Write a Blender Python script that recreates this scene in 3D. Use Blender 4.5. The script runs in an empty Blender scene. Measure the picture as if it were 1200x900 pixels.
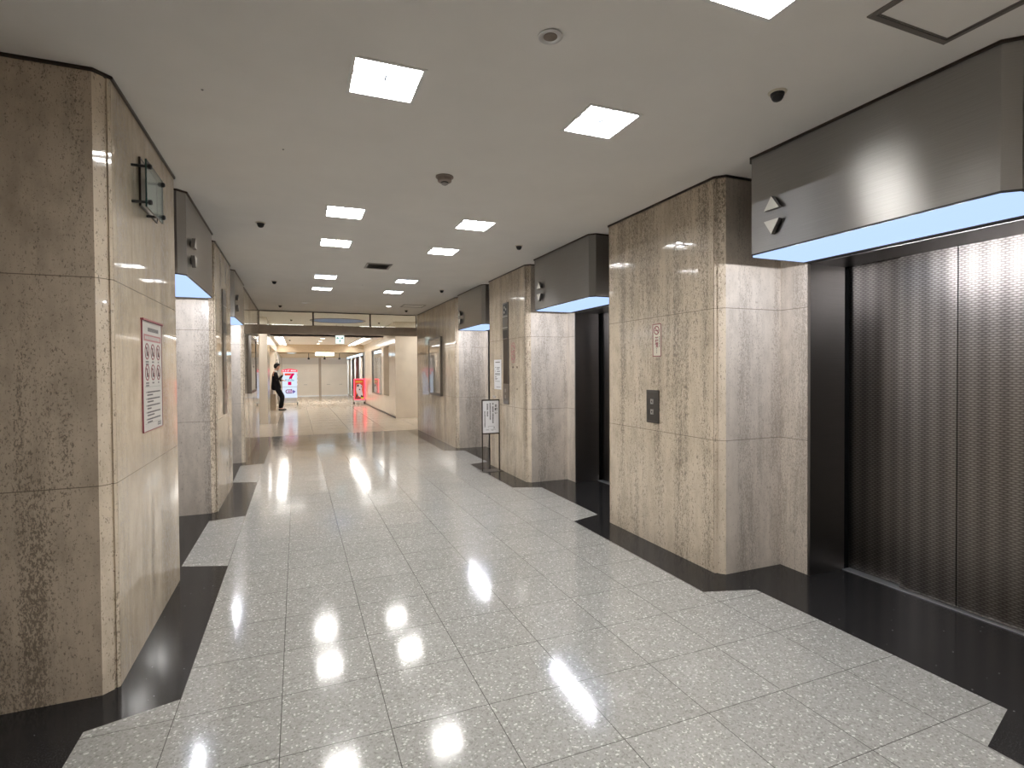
import bpy, bmesh, math, random
from mathutils import Vector, Matrix
from mathutils.geometry import tessellate_polygon
random.seed(7)
SC = bpy.context.scene
COL = SC.collection
PI = math.pi

# ------------------------------------------------------------------ dimensions
XL, XR, H = -0.279, 3.246, 2.82          # left / right wall planes, lobby ceiling height
Y_END = 9.80                             # glazed transom at the end of the lobby
T = 0.42                                 # floor tile

# ------------------------------------------------------------------ materials
def new_mat(name):
    m = bpy.data.materials.new(name); m.use_nodes = True
    nt = m.node_tree; nt.nodes.clear()
    out = nt.nodes.new('ShaderNodeOutputMaterial')
    return m, nt, out
def N(nt, kind, **kw):
    n = nt.nodes.new(kind)
    for k, v in kw.items():
        if k in n.inputs: n.inputs[k].default_value = v
        else: setattr(n, k, v)
    return n
def ln(nt, a, b): nt.links.new(a, b)
def math_n(nt, op, a, b=None, c=None):
    n = nt.nodes.new('ShaderNodeMath'); n.operation = op
    for i, v in enumerate((a, b, c)):
        if v is None: continue
        if isinstance(v, (int, float)): n.inputs[i].default_value = v
        else: nt.links.new(v, n.inputs[i])
    return n.outputs[0]
def ramp(nt, fac, stops):
    n = nt.nodes.new('ShaderNodeValToRGB'); cr = n.color_ramp
    while len(cr.elements) < len(stops): cr.elements.new(0.5)
    for e, (p, c) in zip(cr.elements, stops):
        e.position = p
        e.color = (c, c, c, 1) if isinstance(c, (int, float)) else (*c, 1)
    nt.links.new(fac, n.inputs[0])
    return n.outputs[0]
def mix(nt, fac, a, b, mode='MIX'):
    n = nt.nodes.new('ShaderNodeMix'); n.data_type = 'RGBA'; n.blend_type = mode
    for i, v in ((0, fac), (6, a), (7, b)):
        if isinstance(v, (int, float)): n.inputs[i].default_value = v
        elif isinstance(v, tuple): n.inputs[i].default_value = (*v, 1)
        else: nt.links.new(v, n.inputs[i])
    return n.outputs[2]
def plain(name, col, rough=0.5, metal=0.0, noise=0.0, scale=20, spec=0.5):
    m, nt, out = new_mat(name)
    p = N(nt, 'ShaderNodeBsdfPrincipled', Roughness=rough, Metallic=metal)
    p.inputs['Specular IOR Level'].default_value = spec
    if noise:
        tc = N(nt, 'ShaderNodeTexCoord'); nz = N(nt, 'ShaderNodeTexNoise', Scale=scale, Detail=4.0)
        ln(nt, tc.outputs['Object'], nz.inputs['Vector'])
        c = ramp(nt, nz.outputs[0], [(0.3, tuple(x*(1-noise) for x in col)), (0.7, tuple(min(1, x*(1+noise)) for x in col))])
        ln(nt, c, p.inputs['Base Color'])
    else: p.inputs['Base Color'].default_value = (*col, 1)
    ln(nt, p.outputs[0], out.inputs[0])
    return m
def glow(name, col, strength):
    m, nt, out = new_mat(name)
    e = N(nt, 'ShaderNodeEmission', Strength=strength); e.inputs['Color'].default_value = (*col, 1)
    ln(nt, e.outputs[0], out.inputs[0])
    return m
def grid_line(nt, coord, step, half, offset=0.0):
    """1 on thin lines every `step` metres, else 0"""
    a = math_n(nt, 'DIVIDE', math_n(nt, 'SUBTRACT', coord, offset), step)
    f = math_n(nt, 'FRACT', math_n(nt, 'ADD', a, 0.5))
    d = math_n(nt, 'ABSOLUTE', math_n(nt, 'SUBTRACT', f, 0.5))
    return math_n(nt, 'LESS_THAN', d, half/step)

def travertine(name, light, dark, pit, rough, joints=True, pit_cut=0.60, pit_z=0.42, pit_k=0.78, pit_s=78):
    m, nt, out = new_mat(name)
    tc = N(nt, 'ShaderNodeTexCoord')
    sp = N(nt, 'ShaderNodeSeparateXYZ'); ln(nt, tc.outputs['Object'], sp.inputs[0])
    def streak(scale, zs, detail, rgh=0.6):
        mp = N(nt, 'ShaderNodeMapping'); mp.inputs['Scale'].default_value = (1, 1, zs)
        ln(nt, tc.outputs['Object'], mp.inputs[0])
        n = N(nt, 'ShaderNodeTexNoise', Scale=scale, Detail=detail, Roughness=rgh)
        ln(nt, mp.outputs[0], n.inputs['Vector']); return n.outputs[0]
    broad = streak(3.4, 0.09, 3.0)
    fine = streak(22, 0.10, 4.0)
    cloud = streak(9, 0.55, 5.0, 0.65)
    base = mix(nt, ramp(nt, broad, [(0.32, 0.0), (0.68, 1.0)]), dark, light)
    base = mix(nt, 0.30, base, ramp(nt, fine, [(0.3, tuple(x*0.72 for x in dark)), (0.7, tuple(min(1, x*1.16) for x in light))]))
    base = mix(nt, 0.42, base, ramp(nt, cloud, [(0.3, tuple(x*0.66 for x in dark)), (0.55, light), (0.8, tuple(min(1, x*1.14) for x in light))]))
    # pits gathered in vertical bands
    band = ramp(nt, streak(4.6, 0.06, 4.0, 0.7), [(0.44, 0.0), (0.62, 1.0)])
    p1 = streak(pit_s, pit_z, 3.0, 0.7)
    p2 = streak(150, 0.6, 2.0, 0.6)
    cut = math_n(nt, 'SUBTRACT', pit_cut + 0.035, math_n(nt, 'MULTIPLY', band, 0.13))
    k1 = math_n(nt, 'MULTIPLY', math_n(nt, 'SUBTRACT', p1, cut), 22.0)
    k2 = math_n(nt, 'MULTIPLY', math_n(nt, 'SUBTRACT', p2, math_n(nt, 'ADD', cut, 0.02)), 16.0)
    pits = math_n(nt, 'MAXIMUM', k1, k2); 
    cl = N(nt, 'ShaderNodeClamp'); ln(nt, pits, cl.inputs[0]); pits = cl.outputs[0]
    base = mix(nt, math_n(nt, 'MULTIPLY', pits, pit_k), base, pit)
    # rusty dark veins
    vein = ramp(nt, streak(7.5, 0.11, 6.0, 0.72), [(0.475, 0.0), (0.5, 1.0), (0.525, 0.0)])
    base = mix(nt, math_n(nt, 'MULTIPLY', math_n(nt, 'MULTIPLY', vein, band), 0.5), base, tuple(x*0.45 for x in dark))
    if joints:
        j = math_n(nt, 'MAXIMUM', math_n(nt, 'COMPARE', sp.outputs[2], 0.951, 0.0022), math_n(nt, 'COMPARE', sp.outputs[2], 1.89, 0.0022))
        base = mix(nt, math_n(nt, 'MULTIPLY', j, 0.7), base, (0.10, 0.08, 0.06))
    p = N(nt, 'ShaderNodeBsdfPrincipled', Roughness=rough)
    ln(nt, base, p.inputs['Base Color'])
    rr = math_n(nt, 'ADD', rough, math_n(nt, 'MULTIPLY', pits, 0.35)); ln(nt, rr, p.inputs['Roughness'])
    bp = N(nt, 'ShaderNodeBump', Strength=0.02, Distance=0.002); bp.invert = True
    ln(nt, pits, bp.inputs['Height']); ln(nt, bp.outputs[0], p.inputs['Normal'])
    ln(nt, p.outputs[0], out.inputs[0])
    return m

def terrazzo(name):
    m, nt, out = new_mat(name)
    tc = N(nt, 'ShaderNodeTexCoord'); sp = N(nt, 'ShaderNodeSeparateXYZ'); ln(nt, tc.outputs['Object'], sp.inputs[0])
    v = N(nt, 'ShaderNodeTexVoronoi', Scale=125.0); ln(nt, tc.outputs['Object'], v.inputs['Vector'])
    s = N(nt, 'ShaderNodeSeparateColor'); ln(nt, v.outputs['Color'], s.inputs[0])
    c = ramp(nt, s.outputs[0], [(0.0, (0.20, 0.195, 0.18)), (0.14, (0.255, 0.25, 0.235)), (0.3, (0.305, 0.30, 0.285)), (0.80, (0.335, 0.33, 0.315)), (0.93, (0.40, 0.395, 0.375)), (0.965, (0.66, 0.65, 0.62))])
    nz = N(nt, 'ShaderNodeTexNoise', Scale=260.0, Detail=2.0); ln(nt, tc.outputs['Object'], nz.inputs['Vector'])
    c = mix(nt, 0.25, c, ramp(nt, nz.outputs[0], [(0.35, (0.24, 0.235, 0.22)), (0.65, (0.40, 0.395, 0.38))]))
    # each tile a touch different
    cell = N(nt, 'ShaderNodeCombineXYZ')
    for i in (0, 1): ln(nt, math_n(nt, 'FLOOR', math_n(nt, 'DIVIDE', sp.outputs[i], T)), cell.inputs[i])
    wn = N(nt, 'ShaderNodeTexWhiteNoise'); ln(nt, cell.outputs[0], wn.inputs['Vector'])
    c = mix(nt, 1.0, c, ramp(nt, wn.outputs[0], [(0.0, (0.93, 0.93, 0.93)), (1.0, (1.0, 1.0, 1.0))]), 'MULTIPLY')
    g = math_n(nt, 'MAXIMUM', grid_line(nt, sp.outputs[0], T, 0.0019), grid_line(nt, sp.outputs[1], T, 0.0019))
    c = mix(nt, math_n(nt, 'MULTIPLY', g, 0.85), c, (0.07, 0.065, 0.06))
    p = N(nt, 'ShaderNodeBsdfPrincipled', Roughness=0.13); ln(nt, c, p.inputs['Base Color'])
    n2 = N(nt, 'ShaderNodeTexNoise', Scale=2.2, Detail=3.0); ln(nt, tc.outputs['Object'], n2.inputs['Vector'])
    ln(nt, ramp(nt, n2.outputs[0], [(0.3, 0.075), (0.7, 0.12)]), p.inputs['Roughness'])
    n3 = N(nt, 'ShaderNodeTexNoise', Scale=5.0, Detail=2.0); ln(nt, tc.outputs['Object'], n3.inputs['Vector'])
    bp = N(nt, 'ShaderNodeBump', Strength=0.05, Distance=0.004); ln(nt, n3.outputs[0], bp.inputs['Height']); ln(nt, bp.outputs[0], p.inputs['Normal'])
    ln(nt, p.outputs[0], out.inputs[0])
    return m
def granite(name):
    m, nt, out = new_mat(name)
    tc = N(nt, 'ShaderNodeTexCoord')
    v = N(nt, 'ShaderNodeTexVoronoi', Scale=60.0); ln(nt, tc.outputs['Object'], v.inputs['Vector'])
    s = N(nt, 'ShaderNodeSeparateColor'); ln(nt, v.outputs['Color'], s.inputs[0])
    chip = math_n(nt, 'MULTIPLY', math_n(nt, 'GREATER_THAN', s.outputs[0], 0.985), math_n(nt, 'LESS_THAN', v.outputs['Distance'], 0.22))
    nz = N(nt, 'ShaderNodeTexNoise', Scale=180.0, Detail=3.0); ln(nt, tc.outputs['Object'], nz.inputs['Vector'])
    c = ramp(nt, nz.outputs[0], [(0.35, (0.010, 0.010, 0.011)), (0.75, (0.030, 0.029, 0.029))])
    c = mix(nt, chip, c, (0.20, 0.20, 0.20))
    p = N(nt, 'ShaderNodeBsdfPrincipled', Roughness=0.13); p.inputs['Specular IOR Level'].default_value = 0.22; ln(nt, c, p.inputs['Base Color'])
    ln(nt, p.outputs[0], out.inputs[0])
    return m
def marble_floor(name):
    m, nt, out = new_mat(name)
    tc = N(nt, 'ShaderNodeTexCoord'); sp = N(nt, 'ShaderNodeSeparateXYZ'); ln(nt, tc.outputs['Object'], sp.inputs[0])
    n = N(nt, 'ShaderNodeTexNoise', Scale=6.0, Detail=6.0, Roughness=0.65); ln(nt, tc.outputs['Object'], n.inputs['Vector'])
    c = ramp(nt, n.outputs[0], [(0.3, (0.60, 0.53, 0.44)), (0.7, (0.70, 0.63, 0.54))])
    g = math_n(nt, 'MAXIMUM', grid_line(nt, sp.outputs[0], 0.84, 0.004), grid_line(nt, sp.outputs[1], 0.84, 0.006))
    c = mix(nt, math_n(nt, 'MULTIPLY', g, 0.5), c, (0.25, 0.20, 0.15))
    p = N(nt, 'ShaderNodeBsdfPrincipled', Roughness=0.13); ln(nt, c, p.inputs['Base Color'])
    ln(nt, p.outputs[0], out.inputs[0])
    return m
def brushed(name, col, rough, aniso=0.75, emboss=False, turn=0.25):
    """brushed stainless steel; the brushing runs along the U direction of the UV map"""
    m, nt, out = new_mat(name)
    uv = N(nt, 'ShaderNodeUVMap'); uv.uv_map = 'brush'
    tg = N(nt, 'ShaderNodeTangent'); tg.direction_type = 'UV_MAP'; tg.uv_map = 'brush'
    mp = N(nt, 'ShaderNodeMapping'); mp.inputs['Scale'].default_value = (3, 420, 1); ln(nt, uv.outputs[0], mp.inputs[0])
    nz = N(nt, 'ShaderNodeTexNoise', Scale=1.0, Detail=2.0); ln(nt, mp.outputs[0], nz.inputs['Vector'])
    p = N(nt, 'ShaderNodeBsdfPrincipled', Metallic=1.0, Roughness=rough, Anisotropic=aniso)
    p.inputs['Anisotropic Rotation'].default_value = turn
    ln(nt, tg.outputs[0], p.inputs['Tangent'])
    c = ramp(nt, nz.outputs[0], [(0.3, tuple(x*0.93 for x in col)), (0.7, tuple(min(1, x*1.06) for x in col))])
    if emboss:
        sp = N(nt, 'ShaderNodeSeparateXYZ'); ln(nt, uv.outputs[0], sp.inputs[0])
        # rows of short pressed dashes, every other row shifted by half a dash
        row = math_n(nt, 'DIVIDE', sp.outputs[1], 0.0135)
        ri = math_n(nt, 'FLOOR', row)
        rf = math_n(nt, 'FRACT', row)
        sh = math_n(nt, 'MULTIPLY', math_n(nt, 'FRACT', math_n(nt, 'MULTIPLY', ri, 0.5)), 1.0)
        cf = math_n(nt, 'FRACT', math_n(nt, 'ADD', math_n(nt, 'DIVIDE', sp.outputs[0], 0.036), sh))
        a = math_n(nt, 'SINE', math_n(nt, 'MULTIPLY', rf, PI))
        b = math_n(nt, 'SINE', math_n(nt, 'MULTIPLY', cf, PI))
        hgt = math_n(nt, 'POWER', math_n(nt, 'MULTIPLY', a, math_n(nt, 'POWER', b, 0.5)), 1.5)
        bp = N(nt, 'ShaderNodeBump', Strength=0.22, Distance=0.0016); ln(nt, hgt, bp.inputs['Height']); ln(nt, bp.outputs[0], p.inputs['Normal'])
        # broad vertical bands, lighter and darker in turn
        w = math_n(nt, 'SINE', math_n(nt, 'MULTIPLY', sp.outputs[0], 2*PI/0.105))
        bandc = math_n(nt, 'ADD', math_n(nt, 'MULTIPLY', w, 0.15), 0.88)
        cc = N(nt, 'ShaderNodeCombineColor')
        for i in range(3): ln(nt, bandc, cc.inputs[i])
        c = mix(nt, 1.0, c, cc.outputs[0], 'MULTIPLY')
        c = mix(nt, hgt, mix(nt, 1.0, c, (0.42, 0.40, 0.39), 'MULTIPLY'), c)  # relief shade between the dashes put into the base colour
    ln(nt, c, p.inputs['Base Color'])
    ln(nt, p.outputs[0], out.inputs[0])
    return m
def glass_mat(name, tint=(1, 1, 1), refl=0.08):
    m, nt, out = new_mat(name)
    tr = N(nt, 'ShaderNodeBsdfTransparent'); tr.inputs[0].default_value = (*tint, 1)
    gl = N(nt, 'ShaderNodeBsdfGlossy', Roughness=0.02)
    fr = N(nt, 'ShaderNodeFresnel', IOR=1.45)
    mx = N(nt, 'ShaderNodeMixShader'); ln(nt, fr.outputs[0], mx.inputs[0]); ln(nt, tr.outputs[0], mx.inputs[1]); ln(nt, gl.outputs[0], mx.inputs[2])
    ln(nt, mx.outputs[0], out.inputs[0])
    return m

def frosted(name):
    m, nt, out = new_mat(name)
    tr = N(nt, 'ShaderNodeBsdfTransparent'); tr.inputs[0].default_value = (0.86, 0.92, 0.90, 1)
    df = N(nt, 'ShaderNodeBsdfPrincipled', Roughness=0.05); df.inputs['Base Color'].default_value = (0.42, 0.46, 0.45, 1)
    mx = N(nt, 'ShaderNodeMixShader'); mx.inputs[0].default_value = 0.5
    ln(nt, tr.outputs[0], mx.inputs[1]); ln(nt, df.outputs[0], mx.inputs[2]); ln(nt, mx.outputs[0], out.inputs[0])
    return m
M = dict(
    stone=travertine('polished_travertine', (0.65, 0.56, 0.445), (0.54, 0.455, 0.35), (0.13, 0.095, 0.065), 0.015, pit_cut=0.585),
    stone2=travertine('honed_travertine', (0.62, 0.555, 0.48), (0.54, 0.475, 0.405), (0.19, 0.155, 0.125), 0.14, pit_cut=0.59, pit_z=0.40, pit_k=0.58, pit_s=105),  # honed stone, its colour lightened to stand in for weak header light
    stone3=travertine('brown_travertine', (0.54, 0.455, 0.36), (0.43, 0.355, 0.275), (0.10, 0.075, 0.05), 0.06, pit_cut=0.585, pit_z=0.40, pit_k=0.75, pit_s=95),
    farstone=plain('cream_stone', (0.76, 0.695, 0.605), 0.12, noise=0.045, scale=2.5),
    tile=terrazzo('grey_terrazzo'), granite=granite('black_granite'), marble=marble_floor('beige_marble'),
    ceiling=plain('ceiling_paint', (0.86, 0.84, 0.805), 0.9, noise=0.02, scale=3),
    ceiling_far=plain('far_ceiling_paint', (0.83, 0.81, 0.77), 0.9, noise=0.02, scale=3),
    bronze=plain('bronze_trim', (0.055, 0.042, 0.033), 0.35, 0.6),
    beam=plain('bronze_beam', (0.40, 0.33, 0.26), 0.42, 0.25, noise=0.08, scale=8),
    header=brushed('brushed_steel', (0.335, 0.328, 0.318), 0.33, 0.92),
    jamb=brushed('dark_steel', (0.25, 0.24, 0.235), 0.30, 0.5),
    door=brushed('pressed_steel', (0.36, 0.335, 0.31), 0.32, 0.5, emboss=True),
    steel=plain('satin_steel', (0.62, 0.61, 0.60), 0.3, 1.0),
    dsteel=plain('dark_satin_steel', (0.20, 0.19, 0.18), 0.32, 0.9),
    rim=plain('dark_rim', (0.05, 0.05, 0.052), 0.7, spec=0.2),
    plate=plain('bronze_plate', (0.13, 0.12, 0.11), 0.35, 0.8),
    alu=plain('aluminium', (0.70, 0.72, 0.75), 0.35, 0.9),
    black=plain('black_plastic', (0.012, 0.012, 0.012), 0.4),
    shaft=plain('shaft_black', (0.004, 0.004, 0.004), 0.9),
    arrow=plain('pale_acrylic', (0.66, 0.65, 0.60), 0.35),
    white=plain('white_enamel', (0.80, 0.80, 0.78), 0.4),
    reflector=plain('reflector_white', (0.88, 0.88, 0.87), 0.35),
    louvre=plain('louvre_blade', (0.045, 0.055, 0.07), 0.4),
    lamp=glow('lamp_white', (1.0, 0.975, 0.94), 76.0),
    downlamp=glow('downlight_white', (1.0, 0.94, 0.84), 60.0),
    blue=glow('header_light_blue', (0.46, 0.63, 1.0), 1.25),
    farlamp=glow('far_strip_warm', (1.0, 0.96, 0.90), 13.0),
    fartube=glow('far_tube', (1.0, 0.96, 0.90), 24.0),
    farblue=glow('far_panel_blue', (0.62, 0.84, 1.0), 2.6),
    farfill=glow('far_fill', (1.0, 0.95, 0.87), 230.0),
    grey=plain('grey_plastic', (0.35, 0.33, 0.31), 0.5),
    paper=plain('notice_paper', (0.56, 0.54, 0.505), 0.45),
    paperw=plain('white_paper', (0.72, 0.72, 0.74), 0.55),
    cream=plain('cream_sign', (0.68, 0.63, 0.52), 0.4),
    maroon=plain('maroon_ink', (0.25, 0.045, 0.06), 0.5),
    pink=plain('dusty_rose_ink', (0.42, 0.16, 0.17), 0.5),
    ink=plain('black_ink', (0.03, 0.028, 0.028), 0.6),
    greyink=plain('grey_ink', (0.16, 0.15, 0.15), 0.6),
    glass=glass_mat('clear_glass', (0.95, 0.97, 0.96)),
    tglass=frosted('plaque_glass'),
    edge=plain('glass_edge', (0.02, 0.045, 0.04), 0.15),
    dark_glass=plain('shop_glass', (0.30, 0.29, 0.275), 0.05),
    shutter=plain('shutter_paint', (0.74, 0.69, 0.62), 0.55, noise=0.05, scale=1.5),
    shutter_d=plain('shutter_post', (0.36, 0.30, 0.24), 0.5),
    shade_grey=plain('shutter_shade', (0.60, 0.56, 0.52), 0.55),
)

# ------------------------------------------------------------------ mesh helpers
def BM(): return bmesh.new()
def box(bm, x0, x1, y0, y1, z0, z1, mi=0):
    vs = [bm.verts.new((x, y, z)) for x in (x0, x1) for y in (y0, y1) for z in (z0, z1)]
    for q in ((0, 1, 3, 2), (4, 6, 7, 5), (0, 4, 5, 1), (2, 3, 7, 6), (0, 2, 6, 4), (1, 5, 7, 3)):
        f = bm.faces.new([vs[i] for i in q]); f.material_index = mi
    return vs
def prism(bm, pts, a0, a1, axis='z', mi=0):
    """extrude a polygon; pts are (x,y) for z, (y,z) for x, (x,z) for y"""
    def mk(p, a): return {'z': (p[0], p[1], a), 'x': (a, p[0], p[1]), 'y': (p[0], a, p[1])}[axis]
    lo = [bm.verts.new(mk(p, a0)) for p in pts]; hi = [bm.verts.new(mk(p, a1)) for p in pts]
    n = len(pts)
    fs = [bm.faces.new(lo[::-1]), bm.faces.new(hi)]
    for i in range(n): fs.append(bm.faces.new((lo[i], lo[(i+1) % n], hi[(i+1) % n], hi[i])))
    for f in fs: f.material_index = mi
def lathe(bm, prof, segs=24, c=(0, 0, 0)):
    rings = []
    for r, z in prof:
        if r < 1e-6: rings.append([bm.verts.new((c[0], c[1], c[2]+z))])
        else: rings.append([bm.verts.new((c[0]+r*math.cos(2*PI*i/segs), c[1]+r*math.sin(2*PI*i/segs), c[2]+z)) for i in range(segs)])
    for a, b in zip(rings, rings[1:]):
        for i in range(segs):
            j = (i+1) % segs
            if len(a) == 1 and len(b) == 1: continue
            if len(a) == 1: bm.faces.new((a[0], b[j], b[i]))
            elif len(b) == 1: bm.faces.new((a[i], a[j], b[0]))
            else: bm.faces.new((a[i], a[j], b[j], b[i]))
def rod(bm, p, q, r, segs=12):
    p, q = Vector(p), Vector(q); d = q-p
    rot = d.to_track_quat('Z', 'Y').to_matrix()
    a = [bm.verts.new(p+rot @ Vector((r*math.cos(2*PI*i/segs), r*math.sin(2*PI*i/segs), 0))) for i in range(segs)]
    b = [bm.verts.new(v.co+d) for v in a]
    bm.faces.new(a[::-1]); bm.faces.new(b)
    for i in range(segs): bm.faces.new((a[i], a[(i+1) % segs], b[(i+1) % segs], b[i]))
def obj(name, bm, mats, parent=None, loc=None, smooth=False, bevel=0.0, brush=False):
    bmesh.ops.recalc_face_normals(bm, faces=bm.faces[:])
    if bevel:
        es = [e for e in bm.edges if len(e.link_faces) == 2 and e.calc_face_angle(0) > 0.6]
        bmesh.ops.bevel(bm, geom=es, offset=bevel, segments=2, affect='EDGES', profile=0.6, clamp_overlap=True)
    if brush:
        uvl = bm.loops.layers.uv.new('brush')
        for f in bm.faces:
            n = f.normal
            for l in f.loops:
                co = l.vert.co
                if abs(n.z) > 0.7: l[uvl].uv = (co.y, co.x)
                elif abs(n.x) >= abs(n.y): l[uvl].uv = (co.y, co.z)
                else: l[uvl].uv = (co.x, co.z)
    me = bpy.data.meshes.new(name); bm.to_mesh(me); bm.free()
    if not isinstance(mats, (list, tuple)): mats = [mats]
    for m in mats: me.materials.append(m)
    if smooth:
        for p in me.polygons: p.use_smooth = True
        me.set_sharp_from_angle(angle=math.radians(40))
    o = bpy.data.objects.new(name, me); COL.objects.link(o)
    if parent: o.parent = parent
    if loc: o.location = loc
    return o
def tag(o, label, cat, group=None):
    o['label'] = label; o['category'] = cat
    if group: o['group'] = group
    return o
def thing(name, label, cat, loc=(0, 0, 0), rz=0.0, group=None):
    o = bpy.data.objects.new(name, None); COL.objects.link(o)
    o.empty_display_size = 0.1
    o.location = loc; o.rotation_euler = (0, 0, rz)
    return tag(o, label, cat, group)
def struct(name, bm, m, parent=None, **kw):
    o = obj(name, bm, m, parent, **kw); o['kind'] = 'structure'; return o
def dup(root, loc, rz=None, label=None):
    r = root.copy(); COL.objects.link(r); r.location = loc
    if rz is not None: r.rotation_euler = (0, 0, rz)
    if label: r['label'] = label
    for ch in root.children:
        c = ch.copy(); COL.objects.link(c); c.parent = r
        for g in ch.children:
            d = g.copy(); COL.objects.link(d); d.parent = c
    return r
def text_bm(body, size, bold=0.0):
    """lettering as a flat mesh in the XY plane, centred on the origin"""
    cu = bpy.data.curves.new('lettering', 'FONT'); cu.body = body; cu.size = size
    cu.align_x = 'CENTER'; cu.align_y = 'CENTER'; cu.offset = bold; cu.resolution_u = 3
    o = bpy.data.objects.new('lettering', cu); COL.objects.link(o)
    dg = bpy.context.evaluated_depsgraph_get(); me = bpy.data.meshes.new_from_object(o.evaluated_get(dg))
    bpy.data.objects.remove(o); bpy.data.curves.remove(cu)
    bm = BM(); bm.from_mesh(me); bpy.data.meshes.remove(me)
    return bm
def add_bm(dst, src, mat):
    src.transform(mat); me = bpy.data.meshes.new('join'); src.to_mesh(me); src.free()
    dst.from_mesh(me); bpy.data.meshes.remove(me)

# frames that carry a flat drawing (u right, v up) on to a wall
def wall_frame(x, yc, zc, side):
    """side 'R': wall facing -x (u runs towards the viewer = -y); side 'L': facing +x (u runs away = +y); side 'S': facing -y (u = +x)"""
    if side == 'R': u, n = Vector((0, -1, 0)), Vector((-1, 0, 0))
    elif side == 'L': u, n = Vector((0, 1, 0)), Vector((1, 0, 0))
    else: u, n = Vector((1, 0, 0)), Vector((0, -1, 0))
    v = Vector((0, 0, 1))
    return Matrix(((u.x, v.x, n.x, x), (u.y, v.y, n.y, yc), (u.z, v.z, n.z, zc), (0, 0, 0, 1)))
def local_frame(side):
    return wall_frame(0, 0, 0, side)
def flat_rect(bm, u0, u1, v0, v1, d0=0.0, d1=0.0006):
    box(bm, u0, u1, v0, v1, d0, d1)
def ring(bm, cu, cv, r0, r1, d0, d1, segs=28):
    prev = None; first = None
    for i in range(segs+1):
        if i == segs: cur = first
        else:
            a = 2*PI*i/segs; c, s = math.cos(a), math.sin(a)
            cur = [bm.verts.new((cu+r*c, cv+r*s, d)) for r in (r0, r1) for d in (d0, d1)]
            first = first or cur
        if prev:
            for a_, b_ in ((0, 1), (1, 3), (3, 2), (2, 0)):
                bm.faces.new((prev[a_], prev[b_], cur[b_], cur[a_]))
        prev = cur
def disc(bm, cu, cv, r, d0, d1, segs=24):
    prism(bm, [(cu+r*math.cos(2*PI*i/segs), cv+r*math.sin(2*PI*i/segs)) for i in range(segs)], d0, d1)
def stroke(bm, pts, w, d0, d1):
    for (a, b) in zip(pts, pts[1:]):
        a, b = Vector(a), Vector(b); d = (b-a); 
        if d.length < 1e-6: continue
        d.normalize(); n = Vector((-d.y, d.x))*w/2; e = d*w*0.3
        prism(bm, [tuple(a-e+n), tuple(a-e-n), tuple(b+e-n), tuple(b+e+n)], d0, d1)
def frame_bars(bm, u0, u1, v0, v1, w, d0, d1):
    box(bm, u0, u1, v0, v0+w, d0, d1); box(bm, u0, u1, v1-w, v1, d0, d1)
    box(bm, u0, u0+w, v0+w, v1-w, d0, d1); box(bm, u1-w, u1, v0+w, v1-w, d0, d1)
def place(bm, side):
    bm.transform(local_frame(side)); return bm

# ------------------------------------------------------------------ camera
cam = bpy.data.cameras.new('camera'); co = bpy.data.objects.new('camera', cam); COL.objects.link(co)
yaw, pitch, roll = 0.388925, -0.015664, -0.0065158
fwd = Vector((math.sin(yaw)*math.cos(pitch), math.cos(yaw)*math.cos(pitch), math.sin(pitch)))
rgt = Vector((math.cos(yaw), -math.sin(yaw), 0)); up = rgt.cross(fwd)
r2 = rgt*math.cos(roll)+up*math.sin(roll); u2 = -rgt*math.sin(roll)+up*math.cos(roll)
mw = Matrix(((r2.x, u2.x, -fwd.x, 0.49812), (r2.y, u2.y, -fwd.y, -3.4825), (r2.z, u2.z, -fwd.z, 1.4647), (0, 0, 0, 1)))
co.matrix_world = mw
cam.sensor_fit = 'HORIZONTAL'; cam.sensor_width = 36; cam.lens = 633.6/1200*36
cam.shift_x = -7.546/1200; cam.shift_y = -6.984/1200
cam.clip_start = 0.05; cam.clip_end = 200
SC.camera = co

# ------------------------------------------------------------------ setting: floor
RB = [(2.945, -6.6), (2.945, -2.257), (3.289, -2.155), (3.289, -0.787), (2.945, -0.682), (2.95, 1.12), (3.285, 1.236), (3.295, 2.612), (2.96, 2.745),
      (2.97, 4.552), (3.29, 4.655), (3.305, 5.985), (2.955, 6.098), (2.96, 9.84)]
LB = [(0.0, -6.6), (0.0, -2.29), (-0.324, -2.18), (-0.324, -0.791), (0.0, -0.689), (0.0, 1.102), (-0.321, 1.226), (-0.315, 2.547), (0.0, 2.625),
      (0.0, 4.415), (-0.30, 4.522), (-0.33, 5.896), (0.0, 5.953), (0.0, 9.78)]
def flat_poly(name, pts, m):
    v3 = [Vector((x, y, 0)) for x, y in pts]
    bm = BM(); vs = [bm.verts.new(v) for v in v3]
    for tri in tessellate_polygon([v3]):
        f = bm.faces.new([vs[i] for i in tri]); f.normal_update()
        if f.normal.z < 0: f.normal_flip()
    me = bpy.data.meshes.new(name); bm.to_mesh(me); bm.free(); me.materials.append(m)
    o = bpy.data.objects.new(name, me); COL.objects.link(o); o['kind'] = 'structure'; return o
flat_poly('floor', LB + RB[::-1], M['tile'])
flat_poly('floor', RB + [(4.6, 9.84), (4.6, -6.6)], M['granite'])
flat_poly('floor', LB + [(-1.7, 9.78), (-1.7, 0), (-3.6, 0), (-3.6, -6.6)], M['granite'])
flat_poly('floor', [(-6, 9.78), (0, 9.78), (2.96, 9.84), (9, 9.84), (9, 31), (-6, 31)], M['marble'])

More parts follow.
